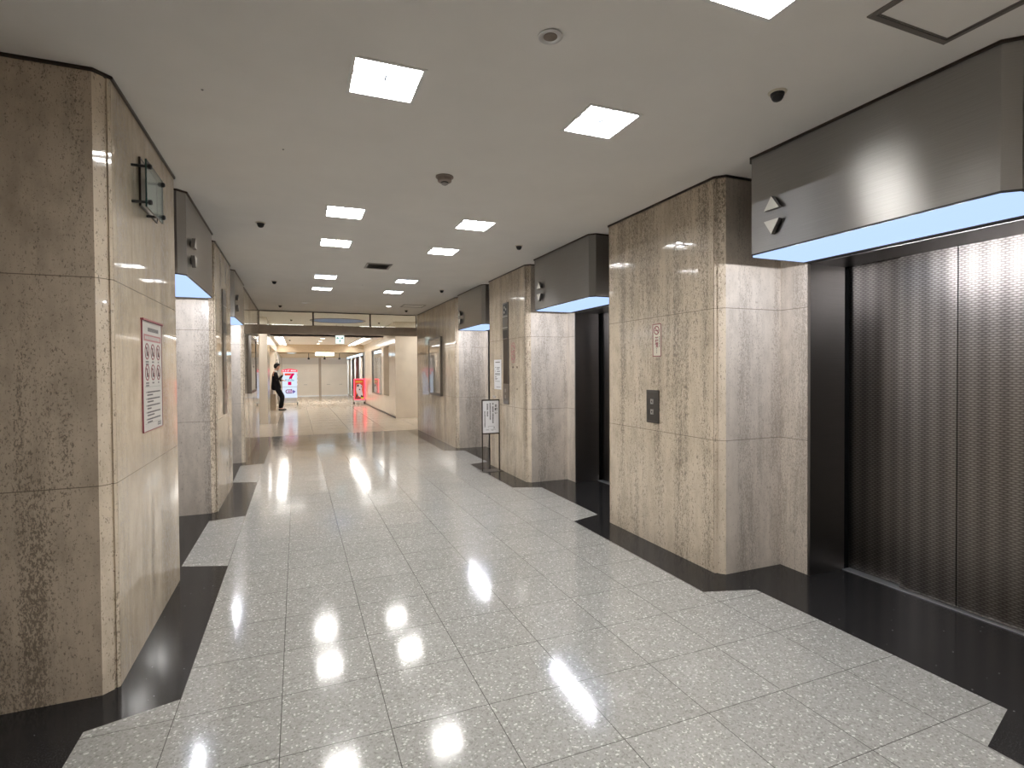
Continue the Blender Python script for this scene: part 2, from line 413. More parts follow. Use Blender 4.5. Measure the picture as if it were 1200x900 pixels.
# ------------------------------------------------------------------ setting: ceiling with openings for the lamps
LX = [(0.745, 1.050), (1.910, 2.212)]
LY = [-5.60, -4.43, -2.05, -0.885, 1.385, 2.58, 4.80, 6.01]      # centres of the square lights
LHY = 0.158
DOWN = [(0.667, 8.11), (2.315, 8.16)]
holes = [(x0, x1, y-LHY, y+LHY) for x0, x1 in LX for y in LY] + [(x-0.06, x+0.06, y-0.06, y+0.06) for x, y in DOWN]
def holed_slab(name, x0, x1, y0, y1, z0, z1, holes, m):
    xs = sorted({x0, x1, *[h[0] for h in holes], *[h[1] for h in holes]})
    ys = sorted({y0, y1, *[h[2] for h in holes], *[h[3] for h in holes]})
    bm = BM(); V = {}
    def vert(x, y, z):
        k = (round(x, 5), round(y, 5), z)
        if k not in V: V[k] = bm.verts.new((x, y, z))
        return V[k]
    def is_hole(a, b, c, d):
        mx_, my_ = (a+b)/2, (c+d)/2
        return any(h[0] < mx_ < h[1] and h[2] < my_ < h[3] for h in holes)
    for a, b in zip(xs, xs[1:]):
        for c, d in zip(ys, ys[1:]):
            if is_hole(a, b, c, d): continue
            for z in (z0, z1): bm.faces.new((vert(a, c, z), vert(b, c, z), vert(b, d, z), vert(a, d, z)))
    for a, b, c, d in holes:
        for p, q in (((a, c), (b, c)), ((b, c), (b, d)), ((b, d), (a, d)), ((a, d), (a, c))):
            bm.faces.new((bm.verts.new((*p, z0)), bm.verts.new((*q, z0)), bm.verts.new((*q, z1)), bm.verts.new((*p, z1))))
    return struct(name, bm, m)
holed_slab('ceiling', -3.6, 4.7, -6.6, Y_END, H, H+0.12, holes, M['ceiling'])

# ------------------------------------------------------------------ setting: pillars and niche walls
ND, WT = 0.574, 0.34          # niche depth, wall thickness around the lift openings
def pillar(side, y0, y1, z1=H, mid=None, name=None, far_plain=False):
    X = XR if side == 'R' else XL; s = 1 if side == 'R' else -1
    c, g, gd = 0.055, 0.004, 0.009
    pts = [(0, y0), (0, y0+g)]
    # narrow open joints beside the corner slips
    a = [(0.0, y0), (0.0, y0+0.001), (gd, y0+0.0015), (gd, y0+0.0065), (0.0, y0+0.007)]
    if mid: a += [(0.0, mid-0.0014), (0.003, mid-0.001), (0.003, mid+0.001), (0.0, mid+0.0014)]
    a += [(0.0, y1-0.007), (gd, y1-0.0065), (gd, y1-0.0015), (0.0, y1-0.001), (0.0, y1)]
    q0, q1, dg = 0.010, 0.019, 0.006
    a = a[1:-1] if False else a
    a += [(q0, y1+q0), (q0+dg, y1+q0-dg), (q1+dg, y1+q1-dg), (q1, y1+q1), (c, y1+c), (ND+WT, y1+c), (ND+WT, y0-c), (c, y0-c), (q1, y0-q1), (q1+dg, y0-q1+dg), (q0+dg, y0-q0+dg), (q0, y0-q0)]
    bm = BM(); prism(bm, [(X+s*x, y) for x, y in a], 0, z1)
    bmesh.ops.recalc_face_normals(bm, faces=bm.faces[:])
    for f in bm.faces:
        f.material_index = 1 if abs(f.normal.y) > 0.9 and f.calc_area() > 0.5 else 0
    o = struct('wall_right' if side == 'R' else 'wall_left', bm, [M['stone'], M['stone3'] if side == 'L' and y0 < 0 else M['stone2']])
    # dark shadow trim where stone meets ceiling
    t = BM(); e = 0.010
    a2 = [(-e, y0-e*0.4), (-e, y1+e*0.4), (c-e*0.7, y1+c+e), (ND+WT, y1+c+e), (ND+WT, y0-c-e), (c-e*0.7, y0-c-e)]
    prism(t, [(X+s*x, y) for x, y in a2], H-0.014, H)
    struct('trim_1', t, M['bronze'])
    return o
R_P = [(-6.4, -2.50), (-0.451, 0.945), (2.976, 4.384), (6.336, Y_END-0.02)]
L_P = [(-6.4, -2.52), (-0.461, 0.919), (2.929, 4.333), (6.24, Y_END-0.02)]
for i, (a, b) in enumerate(R_P): pillar('R', a, b, mid=0.245 if i == 1 else None)
for a, b in L_P[1:]: pillar('L', a, b)
bm = BM(); box(bm, -3.6, XL-ND-WT+0.001, L_P[1][0]-0.055, 0.3, 0, H); struct('wall_left', bm, M['stone3'])
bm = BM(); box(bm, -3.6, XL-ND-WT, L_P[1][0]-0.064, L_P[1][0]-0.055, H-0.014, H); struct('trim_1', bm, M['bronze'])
bm = BM(); box(bm, -3.7, -3.6, -6.6, 0.3, 0, H); struct('wall_left', bm, M['stone2'])
R_C = [-1.478, 1.962, 5.38]
L_C = [-1.490, 1.924, 5.33]
OW, OH = 0.738, 2.205          # half width, height of the lift opening
def niche(side, ya, yb, yc):
    X = XR if side == 'R' else XL; s = 1 if side == 'R' else -1
    bm = BM()
    for p, q, z0 in ((ya, yc-OW, 0), (yc+OW, yb, 0), (yc-OW, yc+OW, OH)):
        xs = sorted((X+s*ND, X+s*(ND+WT)))
        box(bm, xs[0], xs[1], p, q, z0, H)
    struct('wall_right' if side == 'R' else 'wall_left', bm, M['stone2'])
for i in range(3):
    niche('R', R_P[i][1]+0.055, R_P[i+1][0]-0.055, R_C[i])
    if i: niche('L', L_P[i][1]+0.055, L_P[i+1][0]-0.055, L_C[i])
# closing walls behind the camera
bm = BM(); box(bm, -3.7, 4.3, -6.7, -6.6, 0, H); struct('wall_back', bm, M['stone2'])
bm = BM(); box(bm, XR+ND+WT+0.10, XR+ND+WT+0.4, -6.6, Y_END, 0, H+0.1)
struct('wall_right', bm, M['shaft'])
bm = BM(); box(bm, XL-ND-WT-0.4, XL-ND-WT-0.10, 0.3, Y_END, 0, H+0.1)
struct('wall_left', bm, M['shaft'])

# ------------------------------------------------------------------ lift headers (indicator boxes over the lift doors)
HZ = 2.19
def make_header(label):
    t = thing('elevator_header', label, 'elevator header', group='brushed steel elevator headers')
    f, c, hf, ho = -0.018, 0.053, 0.668, 0.718
    out = [(f, -hf), (f, hf), (f+c, ho), (ND-0.001, ho), (ND-0.001, -ho), (f+c, -ho)]
    bm = BM(); prism(bm, out, 0.009, H-HZ-0.012); obj('header_body', bm, M['header'], t, brush=True)
    bm = BM()
    # thin lip round the light panel
    lip = [(f, -hf), (f, hf), (f+c, ho), (0.505, ho), (0.505, -ho), (f+c, -ho)]
    w = 0.007
    inn = [(f+w, -hf+0.003), (f+w, hf-0.003), (f+c+w*0.6, ho-w), (0.505-w, ho-w), (0.505-w, -ho+w), (f+c+w*0.6, -ho+w)]
    n = len(lip)
    for i in range(n):
        j = (i+1) % n
        prism(bm, [lip[i], lip[j], inn[j], inn[i]], 0.0, 0.0088)
    box(bm, 0.505, ND-0.001, -ho, ho, 0.0, 0.0088)
    obj('panel_rim', bm, M['rim'], t)
    bm = BM(); prism(bm, inn, 0.002, 0.0085); lp = obj('light_panel', bm, M['blue'], t); lp['label'] = 'glowing pale blue light panel'
    e = 0.012
    bm = BM(); prism(bm, [(f-e, -hf-0.004), (f-e, hf+0.004), (f+c-0.006, ho+e), (ND-0.001, ho+e), (ND-0.001, -ho-e), (f+c-0.006, -ho-e)], H-HZ-0.012, H-HZ)
    obj('top_trim', bm, M['bronze'], t)
    yt = 0.481
    for nm, z0, z1, upw in (('up_arrow', 0.245, 0.325, True), ('down_arrow', 0.094, 0.180, False)):
        hw = 0.056
        p = [(yt-hw, z0), (yt+hw, z0), (yt, z1)] if upw else [(yt-hw, z1), (yt+hw, z1), (yt, z0)]
        bm = BM(); prism(bm, p, f-0.034, f-0.006, axis='x'); a = obj(nm, bm, [M['dsteel'], M['arrow']], t)
        for pl in a.data.polygons: pl.material_index = 1 if abs(pl.normal.x) > 0.9 else 0
        a['label'] = 'raised triangle with a pale face and dark sides'
        bm = BM(); k = 0.55
        cy, cz = sum(q[0] for q in p)/3, sum(q[1] for q in p)/3
        prism(bm, [(cy+(q[0]-cy)*k, cz+(q[1]-cz)*k) for q in p], f-0.006, f+0.002, axis='x'); obj('mount', bm, M['black'], a)
    return t
hdr = make_header('brushed steel elevator header above the nearest elevator doors on the right')
hdr.location = (XR, R_C[0], HZ)
def header_lamps(side, yc):  # added point lights; the panel alone leaves the niches too dark
    X, s_ = (XR, 1) if side == 'R' else (XL, -1)
    for k in [(-4+i)*0.112 for i in range(9)]:
        L = bpy.data.lights.new('niche_fill', 'POINT'); L.energy = 4.2; L.color = (0.93, 0.94, 1.0); L.shadow_soft_size = 0.0
        o = bpy.data.objects.new('niche_fill', L); COL.objects.link(o); o.location = (X+s_*0.12, yc+k, HZ-0.013)
for k in R_C: header_lamps('R', k)
for k in L_C[1:]: header_lamps('L', k)
dup(hdr, (XR, R_C[1], HZ), 0, 'brushed steel elevator header jutting out before the wall with the no smoking plate')
dup(hdr, (XR, R_C[2], HZ), 0, 'smallest brushed steel elevator header on the right, beyond the tall indicator strip')
dup(hdr, (XL, L_C[1], HZ), PI, 'brushed steel elevator header just beyond the glass plaque on the left wall')
dup(hdr, (XL, L_C[2], HZ), PI, 'smallest brushed steel elevator header on the left, nearest the lobby end')

# ------------------------------------------------------------------ lift doors
def make_lift(label):
    t = thing('elevator_door', label, 'elevator door', group='dark steel elevator doors')
    bm = BM(); x0, x1, li = ND-0.004, ND+WT, 0.022
    for s in (-1, 1):
        box(bm, x0, x1, *sorted((s*(OW-0.001), s*(OW-li))), 0, OH-0.001)
    box(bm, x0, x1, -OW+li, OW-li, HZ-0.004, OH-0.001)
    obj('door_frame', bm, M['jamb'], t, brush=True)
    for (a, b, x) in ((0.345, 0.716, ND+WT+0.045), (0.002, 0.334, ND+WT+0.008), (-0.334, -0.002, ND+WT+0.008), (-0.716, -0.345, ND+WT+0.045)):
        bm = BM(); box(bm, x, x+0.03, a, b, 0.008, OH-0.006)
        obj('door_panel', bm, M['door'], t, bevel=0.002, brush=True)
    bm = BM(); box(bm, ND+WT-0.020, ND+WT-0.002, -0.715, 0.715, 0.0, 0.006); box(bm, ND+WT+0.004, ND+WT+0.09, -0.716, 0.716, 0.0, 0.004)
    s = obj('sill', bm, M['alu'], t); s['label'] = 'bright aluminium sill'
    return t
lift = make_lift('four panel dark steel elevator doors nearest the camera on the right')
lift.location = (XR, R_C[0], 0)
dup(lift, (XR, R_C[1], 0), 0, 'dark elevator doors half hidden behind the right wall with the call plate')
dup(lift, (XR, R_C[2], 0), 0, 'sliver of dark elevator doors behind the notice stand on the right')
dup(lift, (XL, L_C[1], 0), PI, 'dark elevator doors behind the left wall with the glass plaque')
dup(lift, (XL, L_C[2], 0), PI, 'dark elevator doors on the left nearest the lobby end')

# ------------------------------------------------------------------ ceiling lights
def make_light(label):
    t = thing('ceiling_light', label, 'ceiling light', group='square recessed ceiling lights in two rows')
    hx, hy, d = 0.1505, 0.157, 0.085
    bm = BM()
    box(bm, -hx, hx, -hy, -hy+0.004, 0.0, d); box(bm, -hx, hx, hy-0.004, hy, 0.0, d)
    box(bm, -hx, -hx+0.004, -hy, hy, 0.0, d); box(bm, hx-0.004, hx, -hy, hy, 0.0, d)
    box(bm, -hx, hx, -hy, hy, d, d+0.004)
    obj('housing', bm, M['reflector'], t)
    bm = BM(); w = 0.013
    frame_bars(bm, -hx-w, hx+w, -hy-w, hy+w, w+0.004, -0.004, -0.0005)
    obj('frame', bm, M['white'], t)
    bm = BM(); box(bm, -hx+0.005, hx-0.005, -hy+0.005, hy-0.005, 0.026, 0.032); obj('diffuser', bm, M['lamp'], t)
    bm = BM(); box(bm, -hx+0.005, hx-0.005, -0.0025, 0.0025, 0.002, 0.024); obj('louvre', bm, M['louvre'], t)
    bm = BM(); box(bm, -0.0025, 0.0025, -hy+0.005, hy-0.005, 0.004, 0.022); obj('louvre', bm, M['louvre'], t)
    return t
lt = None
row_nm = ['left row', 'right row']
order = ['outermost behind the camera', 'second behind the camera', 'at the top edge', 'nearest fully visible', 'second fully visible', 'third fully visible', 'fourth fully visible', 'farthest']
for r, (x0, x1) in enumerate(LX):
    for k, y in enumerate(LY):
        lab = 'square white recessed ceiling light with cross louvre, %s of the %s' % (order[k], row_nm[r])
        if r == 1 and k == 2: lab = 'bright square ceiling light cut off by the top edge of the photo'
        loc = ((x0+x1)/2, y, H)
        if lt is None: lt = make_light(lab); lt.location = loc
        else: dup(lt, loc, 0, lab)
def make_down(label):
    t = thing('downlight', label, 'downlight', group='small round downlights near the lobby end')
    bm = BM(); lathe(bm, [(0.048, 0.045), (0.052, 0.0), (0.052, -0.004), (0.092, -0.004), (0.092, -0.0005), (0.055, -0.0005)]); obj('trim_ring', bm, M['white'], t, smooth=True)
    bm = BM(); lathe(bm, [(0.0, 0.028), (0.047, 0.028), (0.047, 0.034), (0.0, 0.034)]); obj('lamp', bm, M['downlamp'], t)
    return t
dl = make_down('small bright round downlight in the right half of the ceiling near the transom'); dl.location = (*DOWN[1], H)
dl2 = dup(dl, (*DOWN[0], H), 0, 'small dim round downlight in the left half of the ceiling near the transom')
for ch in dl2.children:
    if ch.name.startswith('lamp'):
        ch.data = ch.data.copy(); ch.data.materials[0] = glow('downlight_dim', (1.0, 0.93, 0.84), 1.6)

# ------------------------------------------------------------------ small ceiling fittings
def make_smoke():
    t = thing('smoke_detector', 'beige round smoke detector in the middle of the ceiling', 'smoke detector', (1.473, 0.237, H))
    bm = BM(); lathe(bm, [(0, 0), (0.062, 0), (0.062, -0.008), (0.050, -0.012), (0.048, -0.034), (0.040, -0.040), (0, -0.040)]); obj('base', bm, plain('detector_beige', (0.30, 0.25, 0.22), 0.5), t, smooth=True)
    bm = BM(); lathe(bm, [(0.026, -0.040), (0.026, -0.047), (0, -0.047)]); obj('collar', bm, M['black'], t, smooth=True)
    bm = BM(); lathe(bm, [(0.024, -0.047), (0.022, -0.054), (0.012, -0.060), (0, -0.061)]); obj('sensor_cap', bm, M['grey'], t, smooth=True)
make_smoke()
t = thing('ceiling_speaker', 'small round silver ceiling fitting between the two nearest lights', 'speaker', (1.468, -1.482, H))
bm = BM(); lathe(bm, [(0.028, -0.0005), (0.050, -0.0005), (0.050, -0.006), (0.038, -0.008), (0.028, -0.004)]); obj('rim', bm, M['steel'], t, smooth=True)
bm = BM(); lathe(bm, [(0, -0.002), (0.028, -0.002), (0.028, -0.006), (0, -0.010)]); obj('grille', bm, plain('bronze_grille', (0.20, 0.16, 0.13), 0.4, 0.5), t, smooth=True)
def make_det(label):
    t = thing('ceiling_sensor', label, 'ceiling sensor', group='small dark ceiling sensors along both walls')
    bm = BM(); lathe(bm, [(0, 0), (0.044, 0), (0.042, -0.005), (0.034, -0.008), (0, -0.008)]); b = obj('base', bm, M['cream'], t, smooth=True); b['label'] = 'pale base ring'
    bm = BM(); lathe(bm, [(0.033, -0.008), (0.031, -0.020), (0.027, -0.022), (0.027, -0.030), (0.020, -0.040), (0.010, -0.045), (0, -0.046)]); obj('dome', bm, M['black'], t, smooth=True)
    return t
DETS = [(2.701, -1.489, 'dark round ceiling sensor above the nearest elevator header on the right'), (2.765, 2.01, 'dark round ceiling sensor beside the second header on the right'),
        (2.79, 5.52, 'dark round ceiling sensor beside the smallest header on the right'), (2.80, 8.79, 'dark round ceiling sensor at the right end of the ceiling near the transom'),
        (0.209, 1.99, 'dark round ceiling sensor nearest on the left side of the ceiling'), (0.20, 5.46, 'dark round ceiling sensor beside the smallest header on the left'),
        (0.196, 8.69, 'dark round ceiling sensor at the left end of the ceiling near the transom')]
det0 = None
for x, y, lab in DETS:
    if det0 is None: det0 = make_det(lab); det0.location = (x, y, H)
    else: dup(det0, (x, y, H), 0, lab)
t = thing('air_vent', 'square grey air vent in the middle of the ceiling', 'air vent', (1.489, 3.717, H))
bm = BM(); frame_bars(bm, -0.158, 0.158, -0.19, 0.19, 0.026, -0.008, -0.0005); obj('frame', bm, plain('vent_grey', (0.40, 0.38, 0.36), 0.5), t)
bm = BM(); box(bm, -0.132, 0.132, -0.164, 0.164, -0.002, -0.0005); obj('backing', bm, M['plate'], t)
bm = BM()
for i in range(9):
    y = -0.148+i*0.037
    prism(bm, [(y-0.010, -0.0075), (y-0.007, -0.0075), (y+0.010, -0.0025), (y+0.007, -0.0025)], -0.132, 0.132, axis='x')
obj('slats', bm, M['grey'], t)
def make_hatch(label, cx, cy, hw, col):
    t = thing('access_hatch', label, 'access hatch', (cx, cy, H))
    bm = BM(); frame_bars(bm, -hw, hw, -hw, hw, 0.022, -0.006, -0.0005); frame_bars(bm, -hw+0.026, hw-0.026, -hw+0.026, hw-0.026, 0.006, -0.004, -0.0005); obj('frame', bm, col, t)
    bm = BM(); box(bm, -hw+0.032, hw-0.032, -hw+0.032, hw-0.032, -0.002, -0.0005); obj('panel', bm, M['ceiling'], t)
make_hatch('square ceiling access hatch with a grey metal frame above the nearest header', 2.787, -2.28, 0.236, plain('hatch_frame', (0.20, 0.18, 0.165), 0.4, 0.4))
make_hatch('pale square ceiling access hatch near the transom', 2.78, 7.93, 0.235, plain('hatch_frame_pale', (0.42, 0.40, 0.37), 0.5))
for x, y, lab in ((0.094, -0.485, 'tiny dark screw in the ceiling close to the left wall'), (0.438, 0.137, 'tiny dark screw in the ceiling left of the centre line'), (1.477, 5.40, 'tiny dark screw in the ceiling beyond the air vent')):
    bm = BM(); lathe(bm, [(0.0, 0), (0.006, 0), (0.006, -0.002), (0.003, -0.004), (0, -0.004)], 10); tag(obj('ceiling_screw', bm, M['dsteel'], loc=(x, y, H)), lab, 'screw')

# ------------------------------------------------------------------ right wall: call plate, no smoking plate
t = thing('call_button_plate', 'dark bronze elevator call plate with two buttons on the right wall', 'call button plate', (XR+0.001, 0.262, 1.013))
bm = BM(); box(bm, -0.083, 0.083, 0, 0.274, 0, 0.010); obj('plate', place(bm, 'R'), M['plate'], t, bevel=0.002)
bm = BM(); frame_bars(bm, -0.070, 0.070, 0.013, 0.261, 0.003, 0.0101, 0.0115); obj('bead', place(bm, 'R'), M['dsteel'], t)
for v, ar in ((0.178, 1), (0.092, -1)):
    bm = BM(); box(bm, -0.021, 0.021, v-0.021, v+0.021, 0.010, 0.016); b = obj('button', place(bm, 'R'), M['steel'], t, bevel=0.002)
    bm = BM(); prism(bm, [(-0.010, v-0.007*ar), (0.010, v-0.007*ar), (0, v+0.009*ar)], 0.016, 0.0168); obj('arrow_mark', place(bm, 'R'), M['ink'], b)
t = thing('no_smoking_plate', 'narrow cream no smoking plate with a red border', 'sign', (XR+0.001, 0.205, 1.565))
bm = BM(); box(bm, -0.056, 0.056, 0, 0.268, 0, 0.004); obj('plate', place(bm, 'R'), M['cream'], t)
bm = BM(); frame_bars(bm, -0.056, 0.056, 0, 0.268, 0.006, 0.004, 0.0062); obj('border', place(bm, 'R'), M['maroon'], t)
bm = BM(); ring(bm, -0.004, 0.215, 0.028, 0.036, 0.004, 0.0055)
stroke(bm, [(-0.024, 0.236), (0.018, 0.194)], 0.006, 0.004, 0.0055); stroke(bm, [(-0.022, 0.214), (0.016, 0.214)], 0.007, 0.004, 0.0052)
obj('prohibition_symbol', place(bm, 'R'), M['maroon'], t)
bm = BM()
for i, ch in enumerate('禁煙'):
    add_bm(bm, text_bm(ch, 0.046, 0.0012), Matrix.Translation((-0.004, 0.137-i*0.045, 0.0046)))
obj('lettering', place(bm, 'R'), M['maroon'], t)
bm = BM()
for i in range(7): box(bm, 0.029, 0.036, 0.155-i*0.013, 0.163-i*0.013, 0.004, 0.005)
obj('text_column', place(bm, 'R'), M['ink'], t)
bm = BM()
for i in range(4): box(bm, -0.006, 0.000, 0.062-i*0.012, 0.069-i*0.012, 0.004, 0.005)
obj('text_column', place(bm, 'R'), M['ink'], t)

# ------------------------------------------------------------------ right wall, second pillar: indicator strip, notice, outlined emblem
yc = 3.668
t = thing('indicator_panel', 'tall narrow dark steel indicator strip on the right wall', 'indicator panel', (XR, yc, 0.98))
bm = BM(); box(bm, -0.102, 0.102, 0.92, 1.43, 0, 0.016); obj('display_panel', place(bm, 'R'), M['dsteel'], t, bevel=0.002)
bm = BM(); box(bm, -0.098, 0.098, 0.285, 0.918, 0, 0.012); obj('strip', place(bm, 'R'), plain('brown_steel', (0.10, 0.08, 0.065), 0.3, 0.8), t)
bm = BM(); box(bm, -0.102, 0.102, 0.0, 0.283, 0, 0.016); obj('button_panel', place(bm, 'R'), plain('mid_steel', (0.34, 0.32, 0.30), 0.3, 0.9), t, bevel=0.002)
for q in ((-0.085, 0.085, 0.93, 1.045), (-0.07, 0.07, 1.26, 1.41)):
    bm = BM(); box(bm, *q, 0.016, 0.0172); obj('dark_window', place(bm, 'R'), M['black'], t)
for q in ((1.232, 1.240), (1.072, 1.082)):
    bm = BM(); box(bm, -0.098, 0.098, *q, 0.016, 0.020); obj('divider', place(bm, 'R'), M['steel'], t)
for (u, v) in ((-0.02, 1.365), (0.03, 1.335), (-0.03, 1.295)):
    bm = BM(); disc(bm, u, v, 0.018, 0.017, 0.020, 16); obj('lamp', place(bm, 'R'), M['steel'], t)
for v in (0.19, 0.10):
    bm = BM(); box(bm, -0.022, 0.022, v-0.024, v+0.024, 0.016, 0.021); obj('button', place(bm, 'R'), M['steel'], t, bevel=0.002)
bm = BM(); box(bm, 0.098, 0.108, 0.285, 0.918, 0, 0.02); obj('edge_trim', place(bm, 'R'), M['jamb'], t, brush=True)
t = thing('paper_notice', 'white sheet of paper with printed lines left of the indicator strip', 'notice', (XR+0.001, 4.03, 1.175))
bm = BM(); box(bm, -0.152, 0.152, 0, 0.438, 0.0005, 0.002); obj('sheet', place(bm, 'R'), M['paperw'], t)
for v, a, b, h in ((0.40, -0.095, 0.10, 0.014), (0.325, -0.11, -0.06, 0.008), (0.322, -0.03, 0.09, 0.010), (0.300, -0.04, 0.07, 0.010), (0.268, -0.11, -0.08, 0.008), (0.266, -0.03, 0.10, 0.012),
                   (0.232, -0.11, 0.10, 0.010), (0.216, -0.11, 0.10, 0.010), (0.182, -0.11, -0.05, 0.012), (0.160, -0.11, 0.0, 0.007), (0.147, -0.11, -0.03, 0.007), (0.118, -0.11, 0.09, 0.006), (0.034, -0.06, 0.11, 0.007)):
    bm = BM(); box(bm, a, b, v-h/2, v+h/2, 0.002, 0.0023); u = a
    while u < b:
        w = random.uniform(0.008, 0.016); box(bm, u, min(u+w, b), v-h/2, v+h/2, 0.0023, 0.0026); u += w+0.003
    obj('text_line', place(bm, 'R'), M['greyink'], t)
t = thing('wall_emblem', 'red outlined narrow emblem on the stone right of the indicator strip', 'emblem', (XR, 3.403, 1.56))
bm = BM(); r = 0.05
def rrect(u0, u1, v0, v1, r, n=6):
    p = []
    for cx, cy, a0 in ((u1-r, v1-r, 0), (u0+r, v1-r, 90), (u0+r, v0+r, 180), (u1-r, v0+r, 270)):
        for i in range(n+1):
            a = math.radians(a0+90*i/n); p.append((cx+r*math.cos(a), cy+r*math.sin(a)))
    return p
q = rrect(-0.058, 0.058, 0.0, 0.27, 0.05); q.append(q[0])
stroke(bm, q, 0.009, 0.0003, 0.003)
stroke(bm, [(-0.05, 0.235), (0.02, 0.225), (0.035, 0.195)], 0.012, 0.0003, 0.0032)
stroke(bm, [(-0.04, 0.150), (0.03, 0.165), (-0.03, 0.115), (0.035, 0.10)], 0.010, 0.0003, 0.0032)
stroke(bm, [(-0.035, 0.075), (-0.03, 0.045), (0.0, 0.035), (0.03, 0.045), (0.035, 0.075)], 0.010, 0.0003, 0.0032)
obj('outline', place(bm, 'R'), M['pink'], t)
for y, z, lab in ((3.419, 1.497, 'small dark stud on the stone just below the red outlined emblem'), (3.264, 1.496, 'small dark stud right of and below the red outlined emblem'), (3.269, 1.201, 'lowest small dark stud on the stone right of the indicator strip')):
    bm = BM(); disc(bm, 0, 0, 0.013, 0.0, 0.005, 14); disc(bm, 0, 0, 0.007, 0.005, 0.007, 12); tag(obj('wall_stud', place(bm, 'R'), plain('stud_brown', (0.18, 0.13, 0.10), 0.4, 0.3), loc=(XR, y, z)), lab, 'stud')
bm = BM(); box(bm, -0.055, 0.055, 0, 0.035, 0.0, 0.004); frame_bars(bm, -0.055, 0.055, 0, 0.035, 0.004, 0.004, 0.006); tag(obj('wall_tag', place(bm, 'R'), M['grey'], loc=(XR, 4.18, 1.04)), 'small grey tag on the wall just above the notice stand', 'tag')

# ------------------------------------------------------------------ framed display cases on the end walls
def display_case(label, x, yc, z0, w, h, d, side):
    t = thing('display_case', label, 'display case', (x, yc, z0))
    bm = BM(); frame_bars(bm, -w/2, w/2, 0, h, 0.045, 0.0, d); obj('frame', place(bm, side), plain('case_bronze', (0.16, 0.14, 0.115), 0.35, 0.6), t, bevel=0.003)
    bm = BM(); box(bm, -w/2+0.045, w/2-0.045, 0.045, h-0.045, 0.0, d*0.25); obj('back_board', place(bm, side), plain('case_board', (0.45, 0.43, 0.40), 0.5), t)
    bm = BM(); box(bm, -w/2+0.046, w/2-0.046, 0.046, h-0.046, d*0.75, d*0.85); g = obj('glass', place(bm, side), plain('case_glass', (0.30, 0.285, 0.26), 0.02), t)
    bm = BM(); box(bm, -0.01, 0.01, h*0.45, h*0.45+0.03, d*0.85, d*0.85+0.008); obj('lock', place(bm, side), M['dsteel'], t)
display_case('framed glass display case on the right wall near the lobby end', XR, 7.82, 0.93, 1.06, 1.22, 0.05, 'R')
display_case('bronze framed glass display case on the left wall near the lobby end', XL, 7.25, 1.09, 1.28, 0.98, 0.075, 'L')

# ------------------------------------------------------------------ left wall: glass plaque, notice, indicator strip
t = thing('glass_plaque', 'clear glass plaque on four dark standoffs on the left wall', 'plaque', (XL, 0.0, 2.30))
bm = BM(); box(bm, 0.012, 0.38, 0.07, 0.32, 0.001, 0.006); obj('back_plate', place(bm, 'L'), plain('plaque_back', (0.36, 0.32, 0.27), 0.4), t)
bm = BM(); frame_bars(bm, 0.005, 0.386, 0.063, 0.327, 0.008, 0.0005, 0.010); obj('back_frame', place(bm, 'L'), M['bronze'], t)
bm = BM(); box(bm, -0.165, 0.198, 0.018, 0.264, 0.066, 0.074); g = obj('glass_pane', place(bm, 'L'), [M['tglass'], M['edge']], t)
for p in g.data.polygons: p.material_index = 0 if abs(p.normal.x) > 0.9 else 1
for u in (-0.135, 0.165):
    for v in (0.048, 0.234):
        bm = BM(); lathe(bm, [(0, 0), (0.007, 0), (0.007, 0.074), (0.014, 0.075), (0.014, 0.086), (0.008, 0.092), (0, 0.092)], 14, (u, v, 0)); obj('standoff', place(bm, 'L'), M['black'], t, smooth=True)
t = thing('rules_notice', 'tall white notice with red edge and six prohibition symbols on the left wall', 'notice', (XL-0.001, 0.222, 1.135))
W2, HH = 0.222, 0.613
bm = BM(); box(bm, -W2, W2, 0, HH, 0.0005, 0.006); obj('board', place(bm, 'L'), M['paper'], t)
bm = BM(); frame_bars(bm, -W2-0.003, W2+0.003, -0.003, HH+0.003, 0.004, 0.0005, 0.008); box(bm, -W2-0.012, W2+0.012, HH, HH+0.010, 0.0005, 0.016); obj('border', place(bm, 'L'), M['maroon'], t)
bm = BM(); box(bm, -0.19, 0.20, 0.503, 0.540, 0.006, 0.0068); obj('title_band', place(bm, 'L'), M['pink'], t)
bm = BM()
u = -0.17
while u < 0.17:
    w = random.uniform(0.012, 0.022); box(bm, u, u+w, 0.512, 0.531, 0.0068, 0.0074); u += w+0.006
obj('title_letters', place(bm, 'L'), M['paper'], t)
bm = BM(); u = -0.10
while u < 0.14:
    w = random.uniform(0.010, 0.020); box(bm, u, u+w, 0.558, 0.580, 0.006, 0.0066); u += w+0.005
obj('heading', place(bm, 'L'), M['greyink'], t)
for r_ in range(2):
    for c_ in range(3):
        cu, cv = -0.125+c_*0.130, 0.445-r_*0.118
        bm = BM(); ring(bm, cu, cv, 0.039, 0.046, 0.006, 0.0072); stroke(bm, [(cu-0.03, cv+0.03), (cu+0.03, cv-0.03)], 0.006, 0.006, 0.0074)
        s = obj('prohibition_symbol', place(bm, 'L'), M['maroon'], t)
        bm = BM(); disc(bm, cu-0.002, cv+0.016, 0.008, 0.006, 0.0068, 12); box(bm, cu-0.011, cu+0.008, cv-0.026, cv+0.008, 0.006, 0.0068); box(bm, cu+0.008, cu+0.020, cv-0.012-0.006*c_, cv-0.002, 0.006, 0.0068)
        obj('pictogram', place(bm, 'L'), M['ink'], s)
bm = BM()
for r_ in range(2):
    for c_ in range(3):
        cu = -0.125+c_*0.130; 
        for k in range(2 if c_ == 0 else 1): box(bm, cu-0.030+0.010*c_, cu+0.034-0.010*c_, 0.382-r_*0.119-k*0.014, 0.391-r_*0.119-k*0.014, 0.006, 0.0066)
